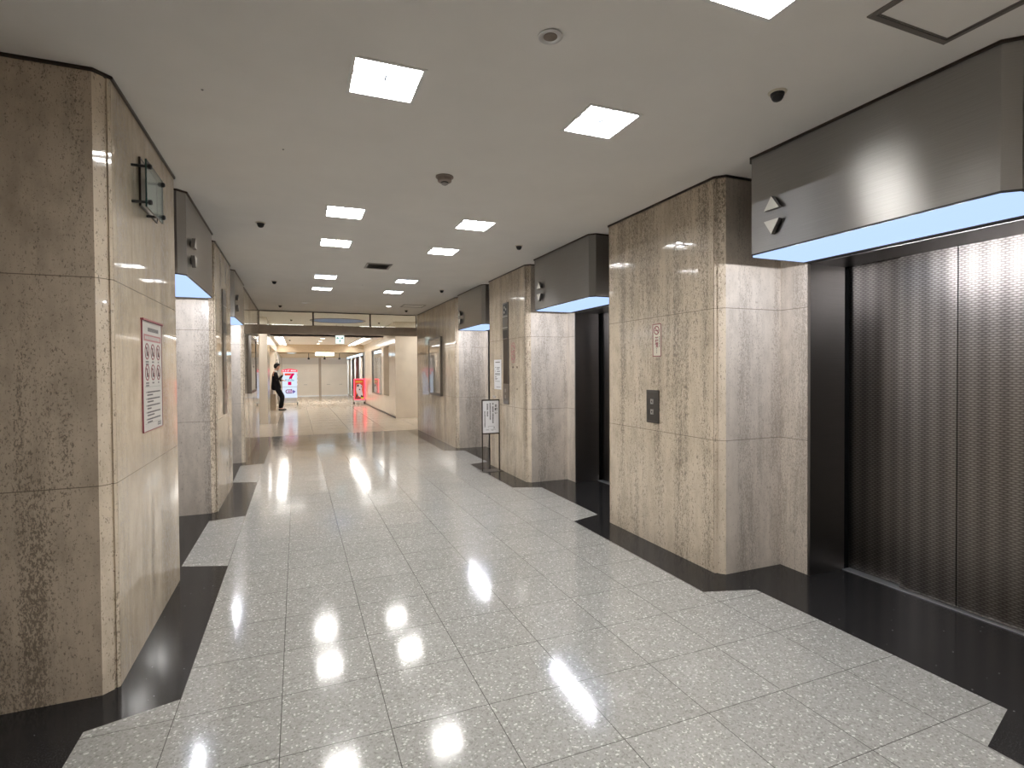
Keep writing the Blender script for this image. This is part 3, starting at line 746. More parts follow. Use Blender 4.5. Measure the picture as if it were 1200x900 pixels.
for i in range(5):
    v = 0.212-i*0.038
    for k, ln_ in ((0, 0.30), (1, (0.13, 0.13, 0.08, 0.16, 0.11)[i])):
        u = -0.135
        while u < -0.135+ln_:
            w = random.uniform(0.006, 0.013); box(bm, u, u+w, v-k*0.016, v-k*0.016+0.008, 0.006, 0.0066); u += w+0.003
    box(bm, -0.155, -0.148, v, v+0.008, 0.006, 0.0066)
box(bm, -0.18, 0.18, 0.2455, 0.247, 0.006, 0.0064); box(bm, -0.18, 0.18, 0.040, 0.0412, 0.006, 0.0064)
box(bm, 0.10, 0.18, 0.026, 0.034, 0.006, 0.0066); box(bm, 0.10, 0.18, 0.014, 0.022, 0.006, 0.0066)
obj('text_lines', place(bm, 'L'), M['greyink'], t)
t = thing('indicator_panel', 'tall narrow dark steel indicator strip on the left wall', 'indicator panel', (XL, 3.60, 0.98))
bm = BM(); box(bm, -0.14, 0.14, 0.92, 1.42, 0, 0.016); obj('display_panel', place(bm, 'L'), M['dsteel'], t, bevel=0.002)
bm = BM(); box(bm, -0.14, 0.14, 0.285, 0.918, 0, 0.012); obj('strip', place(bm, 'L'), plain('brown_steel_b', (0.13, 0.11, 0.09), 0.3, 0.8), t)
bm = BM(); box(bm, -0.14, 0.14, 0.0, 0.283, 0, 0.016); obj('button_panel', place(bm, 'L'), plain('mid_steel_b', (0.30, 0.28, 0.26), 0.3, 0.9), t, bevel=0.002)
bm = BM(); box(bm, -0.11, 0.11, 0.93, 1.045, 0.016, 0.0175); obj('dark_window', place(bm, 'L'), M['black'], t)
bm = BM(); box(bm, -0.135, 0.135, 1.232, 1.240, 0.016, 0.020); obj('divider', place(bm, 'L'), M['steel'], t)
for v in (0.19, 0.10):
    bm = BM(); box(bm, -0.022, 0.022, v-0.024, v+0.024, 0.016, 0.021); obj('button', place(bm, 'L'), M['steel'], t, bevel=0.002)

# ------------------------------------------------------------------ notice stand in front of the second right pillar
t = thing('notice_stand', 'slender dark notice stand with a white vertical text board', 'notice stand', (3.08, 3.885, 0))
hw = 0.129
for s in (-1, 1):
    bm = BM(); box(bm, s*hw-0.007, s*hw+0.007, -0.007, 0.007, 0.005, 1.036); obj('leg', bm, M['bronze'], t)
bm = BM(); box(bm, -hw+0.007, hw-0.007, -0.007, 0.007, 1.018, 1.036); box(bm, -hw+0.007, hw-0.007, -0.007, 0.007, 0.536, 0.554); obj('frame_rail', bm, M['bronze'], t)
bm = BM(); box(bm, -0.155, 0.165, -0.075, -0.008, 0.0, 0.005); box(bm, -0.155, 0.165, 0.008, 0.13, 0.0, 0.005); box(bm, -0.155, 0.165, -0.008, 0.008, 0.0, 0.005); obj('base_plate', bm, plain('base_grey', (0.10, 0.09, 0.085), 0.3, 0.6), t)
bm = BM(); box(bm, -hw+0.007, hw-0.007, -0.004, 0.004, 0.554, 1.018); obj('board', bm, M['paperw'], t)
bm = BM()
for i, ch in enumerate('お願い'):
    add_bm(bm, text_bm(ch, 0.042, 0.0016), Matrix.Translation((0.080, 0.943-i*0.052, 0.0)))
bm.transform(Matrix(((1, 0, 0, 0), (0, 0, -1, -0.0046), (0, 1, 0, 0), (0, 0, 0, 1)))); obj('heading', bm, M['ink'], t)
for u, v0, v1, w in ((0.034, 0.985, 0.690, 0.022), (-0.008, 0.985, 0.745, 0.019), (-0.050, 0.975, 0.800, 0.021), (-0.090, 0.870, 0.640, 0.015)):
    bm = BM(); v = v0
    while v > v1:
        h = random.uniform(0.009, 0.015)
        if random.random() < 0.92:
            k = random.random()
            for a_, b_, c_, d_ in ((u-w/2, u+w/2, v-h, v-h*0.60), (u-w/2, u+w/2, v-h*0.42, v-h*0.08), (u-w*(0.35-0.4*k), u+w*(0.05+0.4*k), v-h, v)): box(bm, a_, b_, -0.0046, -0.004, c_, d_)
        v -= h+0.004
    obj('text_column', bm, M['ink'], t)
bm = BM()
def seg(u0, u1, v0, v1): box(bm, u0, u1, -0.0046, -0.004, v0, v1)
seg(-0.04, 0.05, 0.648, 0.651); seg(0.049, 0.052, 0.615, 0.651); seg(-0.04, -0.037, 0.62, 0.651); seg(0.0, 0.075, 0.600, 0.604); seg(-0.075, -0.03, 0.596, 0.602); seg(0.045, 0.056, 0.618, 0.640); seg(0.01, 0.04, 0.588, 0.592)
obj('sketch_map', bm, M['greyink'], t)

# ------------------------------------------------------------------ glazed transom at the end of the lobby
bm = BM(); box(bm, XL, XR, Y_END-0.01, Y_END+0.10, 2.300, 2.503); struct('trim_2', bm, M['beam'])
w1 = BM(); box(w1, XL, XR, Y_END+0.03, Y_END+0.05, H-0.016, H)
box(w1, XL, XR, Y_END+0.03, Y_END+0.05, 2.503, 2.511)
box(w1, XL, XL+0.018, Y_END+0.02, Y_END+0.06, 2.511, H-0.016); box(w1, XR-0.018, XR, Y_END+0.02, Y_END+0.06, 2.511, H-0.016)
for x in (0.86, 2.135): box(w1, x-0.016, x+0.016, Y_END+0.015, Y_END+0.065, 2.511, H-0.016)
wf = struct('window_1', w1, M['bronze'])
for a, b in ((XL+0.018, 0.844), (0.876, 2.119), (2.151, XR-0.018)):
    g = BM(); box(g, a, b, Y_END+0.036, Y_END+0.044, 2.511, H-0.016); p = obj('pane', g, M['glass'], wf)

# ------------------------------------------------------------------ cross corridor and far hall shell
XF, XFL = 3.278, -0.27
ZR, ZF, ZB, ZLOW = 2.95, 2.60, 2.27, 2.46      # raised, far and low ceilings
DC, DR = (1.65, 13.42), 0.74
# raised ceiling with a round recess
bm = BM()
n = 48
ringv = [bm.verts.new((DC[0]+DR*math.cos(2*PI*i/n), DC[1]+DR*math.sin(2*PI*i/n), ZR)) for i in range(n)]
def edge_pt(a):
    c, s = math.cos(a), math.sin(a)
    x0, x1, y0, y1 = -6-DC[0], 9-DC[0], Y_END+0.1-DC[1], 15.6-DC[1]
    k = min((x1/c if c > 1e-9 else 1e9), (x0/c if c < -1e-9 else 1e9), (y1/s if s > 1e-9 else 1e9), (y0/s if s < -1e-9 else 1e9))
    return (DC[0]+k*c, DC[1]+k*s)
angs = sorted(set([2*PI*i/n for i in range(n)]))
outer = [bm.verts.new((*edge_pt(a), ZR)) for a in angs]
for i in range(n): bm.faces.new((ringv[i], ringv[(i+1) % n], outer[(i+1) % n], outer[i]))
for (x, y, a) in ((9, 15.6, math.atan2(15.6-DC[1], 9-DC[0])), (-6, 15.6, math.atan2(15.6-DC[1], -6-DC[0])), (-6, Y_END+0.1, math.atan2(Y_END+0.1-DC[1], -6-DC[0]) % (2*PI)), (9, Y_END+0.1, math.atan2(Y_END+0.1-DC[1], 9-DC[0]) % (2*PI))):
    a = a % (2*PI); i = int(a/(2*PI)*n) % n
    bm.faces.new((outer[i], bm.verts.new((x, y, ZR)), outer[(i+1) % n]))
struct('ceiling', bm, M['ceiling_far'])
bm = BM(); lathe(bm, [(DR, ZR), (DR, ZR+0.25), (0, ZR+0.25)], 48, (*DC, 0)); struct('ceiling', bm, plain('dome_paint', (0.52, 0.60, 0.72), 0.6), smooth=False)
bm = BM(); lathe(bm, [(DR-0.002, ZR-0.012), (DR+0.05, ZR-0.012), (DR+0.05, ZR-0.0005), (DR-0.002, ZR-0.0005), (DR-0.002, ZR-0.012)], 48, (*DC, 0)); struct('trim_3', bm, M['dsteel'])
t = thing('dome_light', 'round bluish light inside the ceiling ring seen through the transom glass', 'ceiling light', (*DC, ZR+0.25))
bm = BM(); lathe(bm, [(0, -0.05), (0.40, -0.05), (0.44, -0.03), (0.44, 0), (0, 0)], 36); obj('rim', bm, M['steel'], t, smooth=True)
bm = BM(); lathe(bm, [(0, -0.062), (0.36, -0.062), (0.38, -0.0505), (0, -0.0505)], 36); obj('lamp', bm, glow('dome_blue', (0.35, 0.55, 1.0), 2.0), t)
bm = BM(); box(bm, -6, 9, Y_END+0.1, Y_END+0.2, H, ZR+0.02); struct('wall_front', bm, M['ceiling'])
bm = BM(); box(bm, -6, 9, 15.5, 15.6, ZF, ZR+0.02); struct('wall_front', bm, M['ceiling_far'])
bm = BM(); box(bm, -6, 9, 15.5, 21.6, ZF, ZF+0.1); struct('ceiling', bm, M['ceiling_far'])
bm = BM(); box(bm, -6, 9, 21.5, 21.62, ZB, ZF); struct('trim_4', bm, plain('soffit_wood', (0.58, 0.47, 0.33), 0.5, noise=0.06))
bm = BM(); box(bm, -6, 9, 21.62, 31, ZLOW, ZLOW+0.1); struct('ceiling', bm, plain('low_ceiling_warm', (0.60, 0.48, 0.31), 0.8))
# cross corridor side walls
bm = BM(); box(bm, XR+ND+WT, 9, Y_END, Y_END+0.1, 0, H); box(bm, -6, XL-ND-WT, Y_END, Y_END+0.1, 0, H); struct('wall_front', bm, M['farstone'])
bm = BM(); box(bm, 9, 9.1, Y_END, 14, 0, 3); struct('wall_right', bm, M['farstone'])
bm = BM(); box(bm, -6.1, -6, Y_END, 31, 0, 3); struct('wall_left', bm, M['farstone'])
bm = BM(); box(bm, -6, 9, 31, 31.1, 0, 3); struct('wall_far', bm, M['farstone'])

# far right wall with shop openings
bm = BM()
def rw(y0, y1, z0, z1, x0=XF, x1=XF+0.35): box(bm, x0, x1, y0, y1, z0, z1)
rw(13.178, 14.44, 0, ZR); rw(14.44, 15.62, 0, 0.62); rw(15.62, 16.06, 0, 2.27); rw(16.06, 18.86, 0, 0.57); rw(18.86, 21.05, 0, 2.27)
rw(14.44, 21.5, 2.27, ZR)
bm2 = BM(); box(bm2, XF+0.35, 9, 13.178, 13.4, 0, ZR)
o = struct('wall_right', bm, M['farstone']); o = struct('wall_right', bm2, M['farstone'])
# dark strip put in as the shadow line under the header band
bm = BM(); box(bm, XF-0.006, XF, 13.9, 21.5, 2.262, 2.282); struct('shadow_strip', bm, M['shutter_d'])
bm = BM(); box(bm, XF-0.012, XF, 13.2, 21.0, 0.0, 0.05); struct('baseboard_right', bm, M['bronze'])
# recess backs
w2 = BM(); frame_bars(w2, -1.40, 1.40, 0.57, 2.27, 0.03, -0.10, -0.02)
w2.transform(Matrix.Translation((XF, 17.46, 0)) @ local_frame('R')); w2o = struct('window_2', w2, M['dsteel'])
g = BM(); box(g, XF+0.055, XF+0.065, 16.09, 18.83, 0.60, 2.24); p = obj('pane', g, M['dark_glass'], w2o)
g = BM(); box(g, XF+0.30, XF+0.34, 14.44, 15.62, 0.62, 2.27); struct('wall_right', g, plain('recess_tan', (0.42, 0.34, 0.24), 0.5, noise=0.1, scale=2))
# blue sign strip in the shop window
t = thing('shop_light_strip', 'pale blue light strip at the top of the right shop window', 'light strip', (XF+0.04, 17.2, 2.10))
bm = BM(); box(bm, -0.012, 0.012, -0.9, 1.0, 0.0, 0.11); obj('housing', bm, M['alu'], t)
bm = BM(); box(bm, -0.016, -0.0125, -0.88, 0.98, 0.008, 0.102); obj('lamp', bm, M['farblue'], t)
# shop front beyond
bm = BM(); box(bm, XF+0.5, XF+0.6, 21.05, 31, 0, ZF); struct('wall_right', bm, plain('shop_dark', (0.10, 0.085, 0.075), 0.5))
w3 = BM()
for y in (21.25, 23.2, 25.4, 27.6, 29.6): box(w3, XF-0.03, XF+0.03, y-0.05, y+0.05, 0, ZB)
box(w3, XF-0.03, XF+0.03, 21.1, 29.7, 0.0, 0.10)
struct('window_3', w3, M['alu'])
t = thing('shop_light_strip', 'bright blue white light strip along the shop front beyond the red sign', 'light strip', (XF-0.056, 25.5, 2.14))
bm = BM(); box(bm, 0.0, 0.03, -4.0, 4.0, 0.0, 0.11); obj('housing', bm, M['alu'], t)
bm = BM(); box(bm, -0.006, -0.0005, -3.95, 3.95, 0.01, 0.10); obj('lamp', bm, M['farblue'], t)
for i, (y, col, nm) in enumerate(((22.1, (0.10, 0.035, 0.03), 'tall dark brown banner in the shop front, nearest'), (23.9, (0.55, 0.50, 0.46), 'tall pale banner in the shop front beside the brown one'), (25.9, (0.12, 0.03, 0.035), 'tall dark red banner in the shop front'), (28.2, (0.07, 0.08, 0.12), 'tall dark blue banner in the shop front, farthest'))):
    t = thing('shop_banner', nm, 'banner', (XF+0.12, y, 0.45), group='tall banners in the shop front')
    bm = BM(); box(bm, 0, 0.012, -0.55, 0.55, 0, 1.62); obj('cloth', bm, plain('banner_%d' % i, col, 0.7, noise=0.3, scale=3), t)
    bm = BM(); rod(bm, (0.006, -0.6, 1.635), (0.006, 0.6, 1.635), 0.014); obj('rod', bm, M['dsteel'], t)
    bm = BM(); rod(bm, (0.006, 0, -0.45), (0.006, 0, 0.0), 0.012); lathe(bm, [(0, -0.45), (0.14, -0.45), (0.14, -0.435), (0, -0.435)], 20, (0.0, 0, 0)); obj('stand', bm, M['dsteel'], t)

# far left: column, wall, dark posts
bm = BM(); box(bm, -0.445, -0.248, 12.93, 14.36, 0, ZR); struct('wall_left', bm, M['farstone'])
bm = BM(); box(bm, -0.62, XFL, 14.36, 21.5, 2.27, ZR); struct('wall_left', bm, M['farstone'])
bm = BM(); box(bm, -0.64, -0.50, 14.36, 21.6, 0, 2.27); box(bm, -0.50, XFL, 19.6, 30.0, 0, 2.27); struct('wall_left', bm, M['farstone'])
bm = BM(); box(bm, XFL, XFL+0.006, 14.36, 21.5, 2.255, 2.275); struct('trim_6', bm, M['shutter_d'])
d1 = BM(); box(d1, XFL, XFL+0.03, 22.2, 22.5, 0, 2.2); box(d1, XFL, XFL+0.03, 24.0, 24.3, 0, 2.2); box(d1, XFL, XFL+0.03, 22.5, 24.0, 2.1, 2.2)
do = struct('door_1', d1, M['dsteel'])
bm = BM(); box(bm, XFL, XFL+0.02, 22.5, 24.0, 0.0, 2.1); obj('door_leaf', bm, plain('door_grey', (0.20, 0.19, 0.19), 0.4), do)
# counter that the man leans on
t = thing('counter', 'low stone counter with a slanted metal shelf behind the man', 'counter', (-0.345, 18.95, 0))
bm = BM(); box(bm, -0.09, 0.108, -0.20, 0.42, 0, 0.60); obj('base', bm, plain('counter_stone', (0.42, 0.35, 0.27), 0.3, noise=0.08), t, bevel=0.006)
bm = BM(); prism(bm, [(-0.14, 0.60), (0.02, 0.60), (0.02, 0.86), (0.0, 0.86), (-0.14, 0.66)], -0.22, 0.44, axis='y'); obj('shelf', bm, plain('counter_metal', (0.45, 0.42, 0.40), 0.3, 0.7), t, bevel=0.004)
# back shutters
t = thing('shutter', 'left closed cream shutter at the far end of the hall', 'shutter', (0.71, 29.97, 0), group='closed shutters at the far end')
def shutter_parts(t, hw):
    bm = BM()
    for i in range(18): box(bm, -hw, hw, 0.0 if i % 2 else 0.004, 0.04, i*0.103, i*0.103+0.103)
    obj('curtain', bm, M['shutter'], t)
    bm = BM(); box(bm, -hw, hw, -0.03, 0.06, 1.854, 2.21); obj('top_shade', bm, M['shade_grey'], t)  # darker grey band: shading at the shutter top put into the colour
    for u in (-0.55*hw, 0.25*hw):
        bm = BM(); box(bm, u-0.09, u+0.09, -0.012, 0.0, 0.66, 0.685); obj('handle', bm, M['grey'], t)
    bm = BM(); box(bm, -hw, hw, -0.015, 0.0, 0.0, 0.05); obj('bottom_rail', bm, M['alu'], t)
shutter_parts(t, 0.965)
t = thing('shutter', 'right closed cream shutter at the far end of the hall', 'shutter', (2.67, 29.97, 0), group='closed shutters at the far end')
shutter_parts(t, 0.86)
bm = BM(); box(bm, -0.5, 9, 29.92, 30.03, 2.222, ZLOW); struct('wall_far', bm, plain('bulkhead_tan', (0.58, 0.47, 0.32), 0.6))
bm = BM(); box(bm, 1.677, 1.808, 29.90, 30.05, 0, 2.222); struct('trim_7', bm, M['shutter_d'])
bm = BM(); box(bm, -0.50, 9, 30.03, 30.15, 0, ZLOW+0.05); struct('wall_far', bm, M['shade_grey'])
for i, (x, lab) in enumerate(((1.13, 'small hanging spotlight before the far shutters, leftmost'), (1.98, 'small hanging spotlight before the far shutters, middle'), (2.78, 'small hanging spotlight before the far shutters, rightmost'))):
    t = thing('hook', lab, 'hook', (x, 29.3, ZLOW), group='small hooks before the far shutters')  # little hanging hooks that give no light
    bm = BM(); rod(bm, (0, 0, 0), (0, 0, -0.25), 0.016); obj('stem', bm, M['black'], t)
    bm = BM(); lathe(bm, [(0, -0.24), (0.05, -0.24), (0.06, -0.34), (0.045, -0.35), (0, -0.34)], 16); obj('lamp_head', bm, M['black'], t, smooth=True)
for x, y, hw, hh, lab in ((1.75, 24.0, 0.42, 0.085, 'bright blue white sign panel hanging under the low far ceiling'),):
    t = thing('hanging_sign', lab, 'sign', (x, y, 2.19))
    bm = BM(); box(bm, -hw, hw, -0.02, 0.04, 0, 0.15); obj('box', bm, M['alu'], t)
    bm = BM(); box(bm, -hw+0.012, hw-0.012, -0.023, -0.0205, 0.012, 0.138); obj('face', bm, M['farblue'], t)
    for u in (-0.3, 0.3):
        bm = BM(); rod(bm, (u, 0.01, 0.15), (u, 0.01, ZLOW-2.19), 0.006); obj('hanger', bm, M['dsteel'], t)
t = thing('ceiling_light', 'pale oval ceiling light under the low far ceiling at left', 'ceiling light', (0.24, 28.4, ZLOW))
bm = BM(); lathe(bm, [(0.26, 0), (0.26, -0.02), (0.22, -0.03), (0.20, -0.0301)], 28); obj('rim', bm, M['white'], t, smooth=True)
bm = BM(); lathe(bm, [(0, -0.034), (0.19, -0.031), (0.20, -0.0305), (0, -0.0305)], 28); obj('lamp', bm, M['farblue'], t)
t = thing('light_strip', 'added unseen light strip on the back of the wooden soffit', 'light strip', (1.5, 21.618, 2.30))
bm = BM(); box(bm, -1.6, 1.6, 0.0, 0.03, 0, 0.16); obj('housing', bm, M['white'], t)
bm = BM(); box(bm, -1.58, 1.58, 0.0305, 0.036, 0.01, 0.15); obj('lamp', bm, M['farfill'], t)  # added out of sight to brighten the far shutters

# far ceiling light troughs (louvred strips along both sides)
def trough(label, x0, x1, y0, y1):
    t = thing('light_trough', label, 'ceiling light', ((x0+x1)/2, (y0+y1)/2, ZF), group='louvred light strips in the far ceiling')
    hx, hy = (x1-x0)/2, (y1-y0)/2
    bm = BM(); frame_bars(bm, -hx, hx, -hy, hy, 0.035, -0.030, -0.0005); obj('frame', bm, M['white'], t)
    bm = BM(); box(bm, -hx+0.036, hx-0.036, -hy+0.036, hy-0.036, -0.006, -0.001); obj('diffuser', bm, M['farlamp'], t)
    bm = BM(); k = int(2*hy/0.5)
    for i in range(1, k): y = -hy+i*2*hy/k; box(bm, -hx+0.036, hx-0.036, y-0.006, y+0.006, -0.028, -0.0065)
    box(bm, -0.006, 0.006, -hy+0.036, hy-0.036, -0.028, -0.0065)
    obj('louvre', bm, M['louvre'], t)
    bm = BM(); e = hx-0.07 if x1 < 1 else -hx+0.07; box(bm, e-0.02, e+0.02, -hy+0.05, hy-0.05, -0.034, -0.0295); obj('tube', bm, M['fartube'], t)
trough('louvred bright light strip along the left side of the far ceiling', -0.20, 0.14, 15.65, 21.35)
trough('louvred bright light strip along the right side of the far ceiling', 2.56, 2.90, 15.65, 21.35)
# cove strips in the raised ceiling
for x, hw, lab in ((0.25, 0.48, 'bright slim ceiling strip seen at the foot of the left transom pane'), (2.85, 0.42, 'bright slim ceiling strip seen at the foot of the right transom pane')):
    t = thing('light_strip', lab, 'light strip', (x, 15.2, ZR), group='slim strips in the raised ceiling')
    bm = BM(); frame_bars(bm, -hw, hw, -0.09, 0.09, 0.012, -0.02, -0.0005); obj('frame', bm, M['white'], t)
    bm = BM(); box(bm, -hw+0.012, hw-0.012, -0.078, 0.078, -0.010, -0.001); obj('diffuser', bm, M['farlamp'], t)
for x, y, lab in ((-1.6, 11.6, 'square ceiling light in the left arm of the cross corridor'), (5.3, 11.6, 'square ceiling light in the right arm of the cross corridor'), (-0.95, 12.4, 'second added unseen square light in the left arm of the cross corridor'), (4.3, 12.2, 'second added unseen square light in the right arm of the cross corridor')):
    t = thing('ceiling_light', lab, 'ceiling light', (x, y, ZR), group='added unseen lights in the cross corridor')
    bm = BM(); frame_bars(bm, -0.22, 0.22, -0.22, 0.22, 0.02, -0.012, -0.0005); obj('frame', bm, M['white'], t)
    bm = BM(); box(bm, -0.20, 0.20, -0.20, 0.20, -0.008, -0.001); obj('diffuser', bm, glow('cross_lamp', (1.0, 0.95, 0.88), 50.0), t)  # lamps added out of view to brighten the cross corridor
fd = None
for x, y, lab in ((1.346, 16.6, 'nearest small downlight in the far ceiling'), (1.338, 18.4, 'middle small downlight in the far ceiling'), (1.335, 20.6, 'farthest small downlight in the far ceiling')):
    t = thing('downlight', lab, 'downlight', (x, y, ZF), group='small downlights in the far ceiling')
    bm = BM(); lathe(bm, [(0.075, -0.0005), (0.10, -0.0005), (0.10, -0.008), (0.075, -0.008), (0.075, -0.0005)]); obj('trim_ring', bm, M['white'], t)
    bm = BM(); lathe(bm, [(0, -0.006), (0.074, -0.006), (0.074, -0.001), (0, -0.001)]); obj('lamp', bm, M['farlamp'], t)
for x, y, lab in ((0.275, 17.9, 'small dark sensor in the far ceiling'), (0.37, 13.45, 'small dark sensor seen through the left transom pane'), (2.87, 13.67, 'small dark sensor seen through the right transom pane')):
    z = ZF if y > 15.6 else ZR
    dup(det0, (x, y, z), 0, lab)

# ------------------------------------------------------------------ exit sign
t = thing('exit_sign', 'square white hanging sign with green arrows under the far ceiling', 'sign', (1.80, 14.9, 2.33))
bm = BM(); box(bm, -0.14, 0.14, 0.0, 0.05, 0, 0.28); obj('housing', bm, M['white'], t, bevel=0.004)
bm = BM(); box(bm, -0.128, 0.128, -0.004, -0.0005, 0.012, 0.268); obj('face', bm, glow('exit_white', (0.85, 1.0, 0.95), 1.3), t)
GRN = glow('exit_green', (0.0, 0.22, 0.16), 0.7)
bm = BM()
for s in (-1, 1):
    prism(bm, [(s*0.11, 0.19), (s*0.07, 0.225), (s*0.07, 0.155)], -0.008, -0.0045, axis='y'); box(bm, *sorted((s*0.07, s*0.022)), -0.008, -0.0045, 0.178, 0.202)
obj('arrows', bm, GRN, t)
bm = BM(); prism(bm, [(0.013*math.cos(a*PI/8)+0.004, 0.128+0.013*math.sin(a*PI/8)) for a in range(16)], -0.008, -0.0045, axis='y')
prism(bm, [(-0.012, 0.115), (0.014, 0.110), (0.012, 0.075), (-0.008, 0.075)], -0.008, -0.0045, axis='y')
for p in ([(0.012, 0.108), (0.035, 0.095)], [(-0.010, 0.11), (-0.034, 0.09)], [(0.008, 0.078), (0.025, 0.04)], [(-0.004, 0.078), (-0.016, 0.055), (-0.036, 0.05)]):
    for a, b in zip(p, p[1:]):
        d = Vector((b[0]-a[0], b[1]-a[1])).normalized(); nn = Vector((-d.y, d.x))*0.005
        prism(bm, [(a[0]+nn.x, a[1]+nn.y), (a[0]-nn.x, a[1]-nn.y), (b[0]-nn.x, b[1]-nn.y), (b[0]+nn.x, b[1]+nn.y)], -0.008, -0.0045, axis='y')
obj('running_figure', bm, GRN, t)
for s in (-0.1, 0.1):
    bm = BM(); rod(bm, (s, 0.025, 0.28), (s, 0.025, ZR-2.33), 0.006); obj('hanger', bm, M['dsteel'], t)

# ------------------------------------------------------------------ lit convenience store sign
t = thing('store_sign', 'lit white convenience store sign with a large red numeral, behind the man', 'sign', (0.21, 21.8, 0))
hw = 0.30
bm = BM(); box(bm, -hw, hw, 0.0, 0.16, 0.30, 1.42); obj('cabinet', bm, M['alu'], t, bevel=0.006)
bm = BM(); box(bm, -hw+0.012, hw-0.012, -0.006, -0.0005, 0.79, 1.415); obj('upper_face', bm, glow('sign_white', (0.72, 0.84, 1.0), 1.05), t)
bm = BM(); box(bm, -hw+0.012, hw-0.012, -0.006, -0.0005, 0.315, 0.772); obj('lower_face', bm, glow('sign_white_b', (0.72, 0.82, 1.0), 1.05), t)
bm = BM(); k = 10
prism(bm, [(-hw-0.015, 1.422), (hw+0.015, 1.422)] + [(hw+0.015-(2*hw+0.03)*i/k, 1.51+0.055*math.sin(PI*i/k)) for i in range(k+1)], -0.012, 0.17, axis='y'); hd = obj('top_banner', bm, glow('sign_red', (1.0, 0.10, 0.16), 1.1), t); hd['label'] = 'glowing red arched banner'
bm = BM()
def spoly(p, y0=-0.018, y1=-0.0125): prism(bm, p, y0, y1, axis='y')
for u in (-0.24, -0.15, 0.16, 0.23):
    spoly([(u-0.03, 1.445), (u+0.03, 1.478), (u-0.03, 1.51)])
spoly([(-0.08, 1.445), (-0.05, 1.445), (-0.05, 1.51), (-0.08, 1.51)]); spoly([(-0.045, 1.50), (0.0, 1.50), (0.0, 1.515), (-0.045, 1.515)])
for a in range(3):
    c_, s_ = math.cos(a*PI/3), math.sin(a*PI/3)
    spoly([(0.08+0.035*c_-0.008*s_, 1.48+0.035*s_+0.008*c_), (0.08-0.035*c_-0.008*s_, 1.48-0.035*s_+0.008*c_), (0.08-0.035*c_+0.008*s_, 1.48-0.035*s_-0.008*c_), (0.08+0.035*c_+0.008*s_, 1.48+0.035*s_-0.008*c_)])
obj('banner_letters', bm, glow('letter_white', (1, 0.92, 0.92), 1.2), t)
bm = BM(); prism(bm, [(-0.195, 1.365), (0.07, 1.365), (0.035, 1.275), (-0.195, 1.275)], -0.010, -0.0062, axis='y'); obj('numeral_bar', bm, glow('logo_orange', (0.95, 0.09, 0.04), 0.9), t)
bm = BM(); prism(bm, [(0.075, 1.365), (0.19, 1.365), (0.19, 1.32), (0.125, 1.235), (0.085, 1.13), (-0.03, 1.13), (0.0, 1.225), (0.05, 1.29)], -0.010, -0.0062, axis='y')
prism(bm, [(-0.07, 1.005), (0.065, 1.005), (0.065, 0.86), (-0.07, 0.86)], -0.010, -0.0062, axis='y'); obj('numeral_stem', bm, glow('logo_red', (0.80, 0.0, 0.10), 0.9), t)
bm = text_bm('ELEVEn', 0.115, 0.002); bm.transform(Matrix(((1, 0, 0, 0.0), (0, 0, -1, -0.0066), (0, 1, 0, 1.068), (0, 0, 0, 1)))); obj('lettering', bm, glow('logo_teal', (0.05, 0.36, 0.42), 0.9), t)
bm = BM(); U = lambda x, z: (x*0.0015-0.47, 0.30+(775-z)*0.00186)
arc = [(235+40*math.cos(PI/2+i*PI/10)*1.0, 635-45*math.sin(PI/2+i*PI/10)) for i in range(11)]
def sgt(a, b, w):
    a, b = Vector(a), Vector(b); d = (b-a).normalized(); nn = Vector((-d.y, d.x))*w/2; a = a-d*w*0.2; b = b+d*w*0.2
    prism(bm, [tuple(a+nn), tuple(a-nn), tuple(b-nn), tuple(b+nn)], -0.010, -0.0062, axis='y')
P1 = [(0.07, 0.655), (-0.08, 0.655)] + [(-0.10+0.055*math.cos(PI/2+i*PI/8), 0.585+0.07*math.sin(PI/2+i*PI/8)) for i in range(9)] + [(-0.08, 0.515), (0.09, 0.515)]
for a, b in zip(P1, P1[1:]): sgt(a, b, 0.032)
prism(bm, [(0.05, 0.70), (0.05, 0.61), (0.10, 0.655)], -0.010, -0.0062, axis='y'); obj('arrow_outline', bm, glow('arrow_maroon', (0.22, 0.01, 0.07), 0.8), t)
bm = BM(); prism(bm, [(0.12, 0.66), (0.235, 0.575), (0.12, 0.49)], -0.010, -0.0062, axis='y'); obj('arrow_head', bm, glow('arrow_blue', (0.16, 0.12, 0.42), 0.9), t)
bm = BM(); prism(bm, [(-0.09, 0.625), (0.115, 0.625), (0.115, 0.545), (-0.09, 0.545)], -0.010, -0.0062, axis='y'); obj('arrow_fill', bm, glow('arrow_pink', (0.62, 0.36, 0.62), 0.9), t)
bm = BM(); box(bm, -hw-0.01, hw+0.04, -0.06, 0.24, 0.10, 0.155); box(bm, -hw+0.02, hw-0.02, 0.01, 0.15, 0.155, 0.30); obj('base_tray', bm, M['alu'], t, bevel=0.01)
for sx in (-hw+0.03, hw):
    for sy in (-0.03, 0.21):
        bm = BM(); rod(bm, (sx-0.018, sy, 0.045), (sx+0.018, sy, 0.045), 0.045, 16); box(bm, sx-0.024, sx+0.024, sy-0.02, sy+0.02, 0.06, 0.10); obj('caster', bm, M['black'], t)
bm = BM()
for z in (1.34, 1.18, 1.02, 0.86): box(bm, hw+0.0005, hw+0.010, 0.03, 0.13, z, z+0.07)
obj('side_lamps', bm, glow('side_white', (1, 0.95, 0.95), 1.4), t)

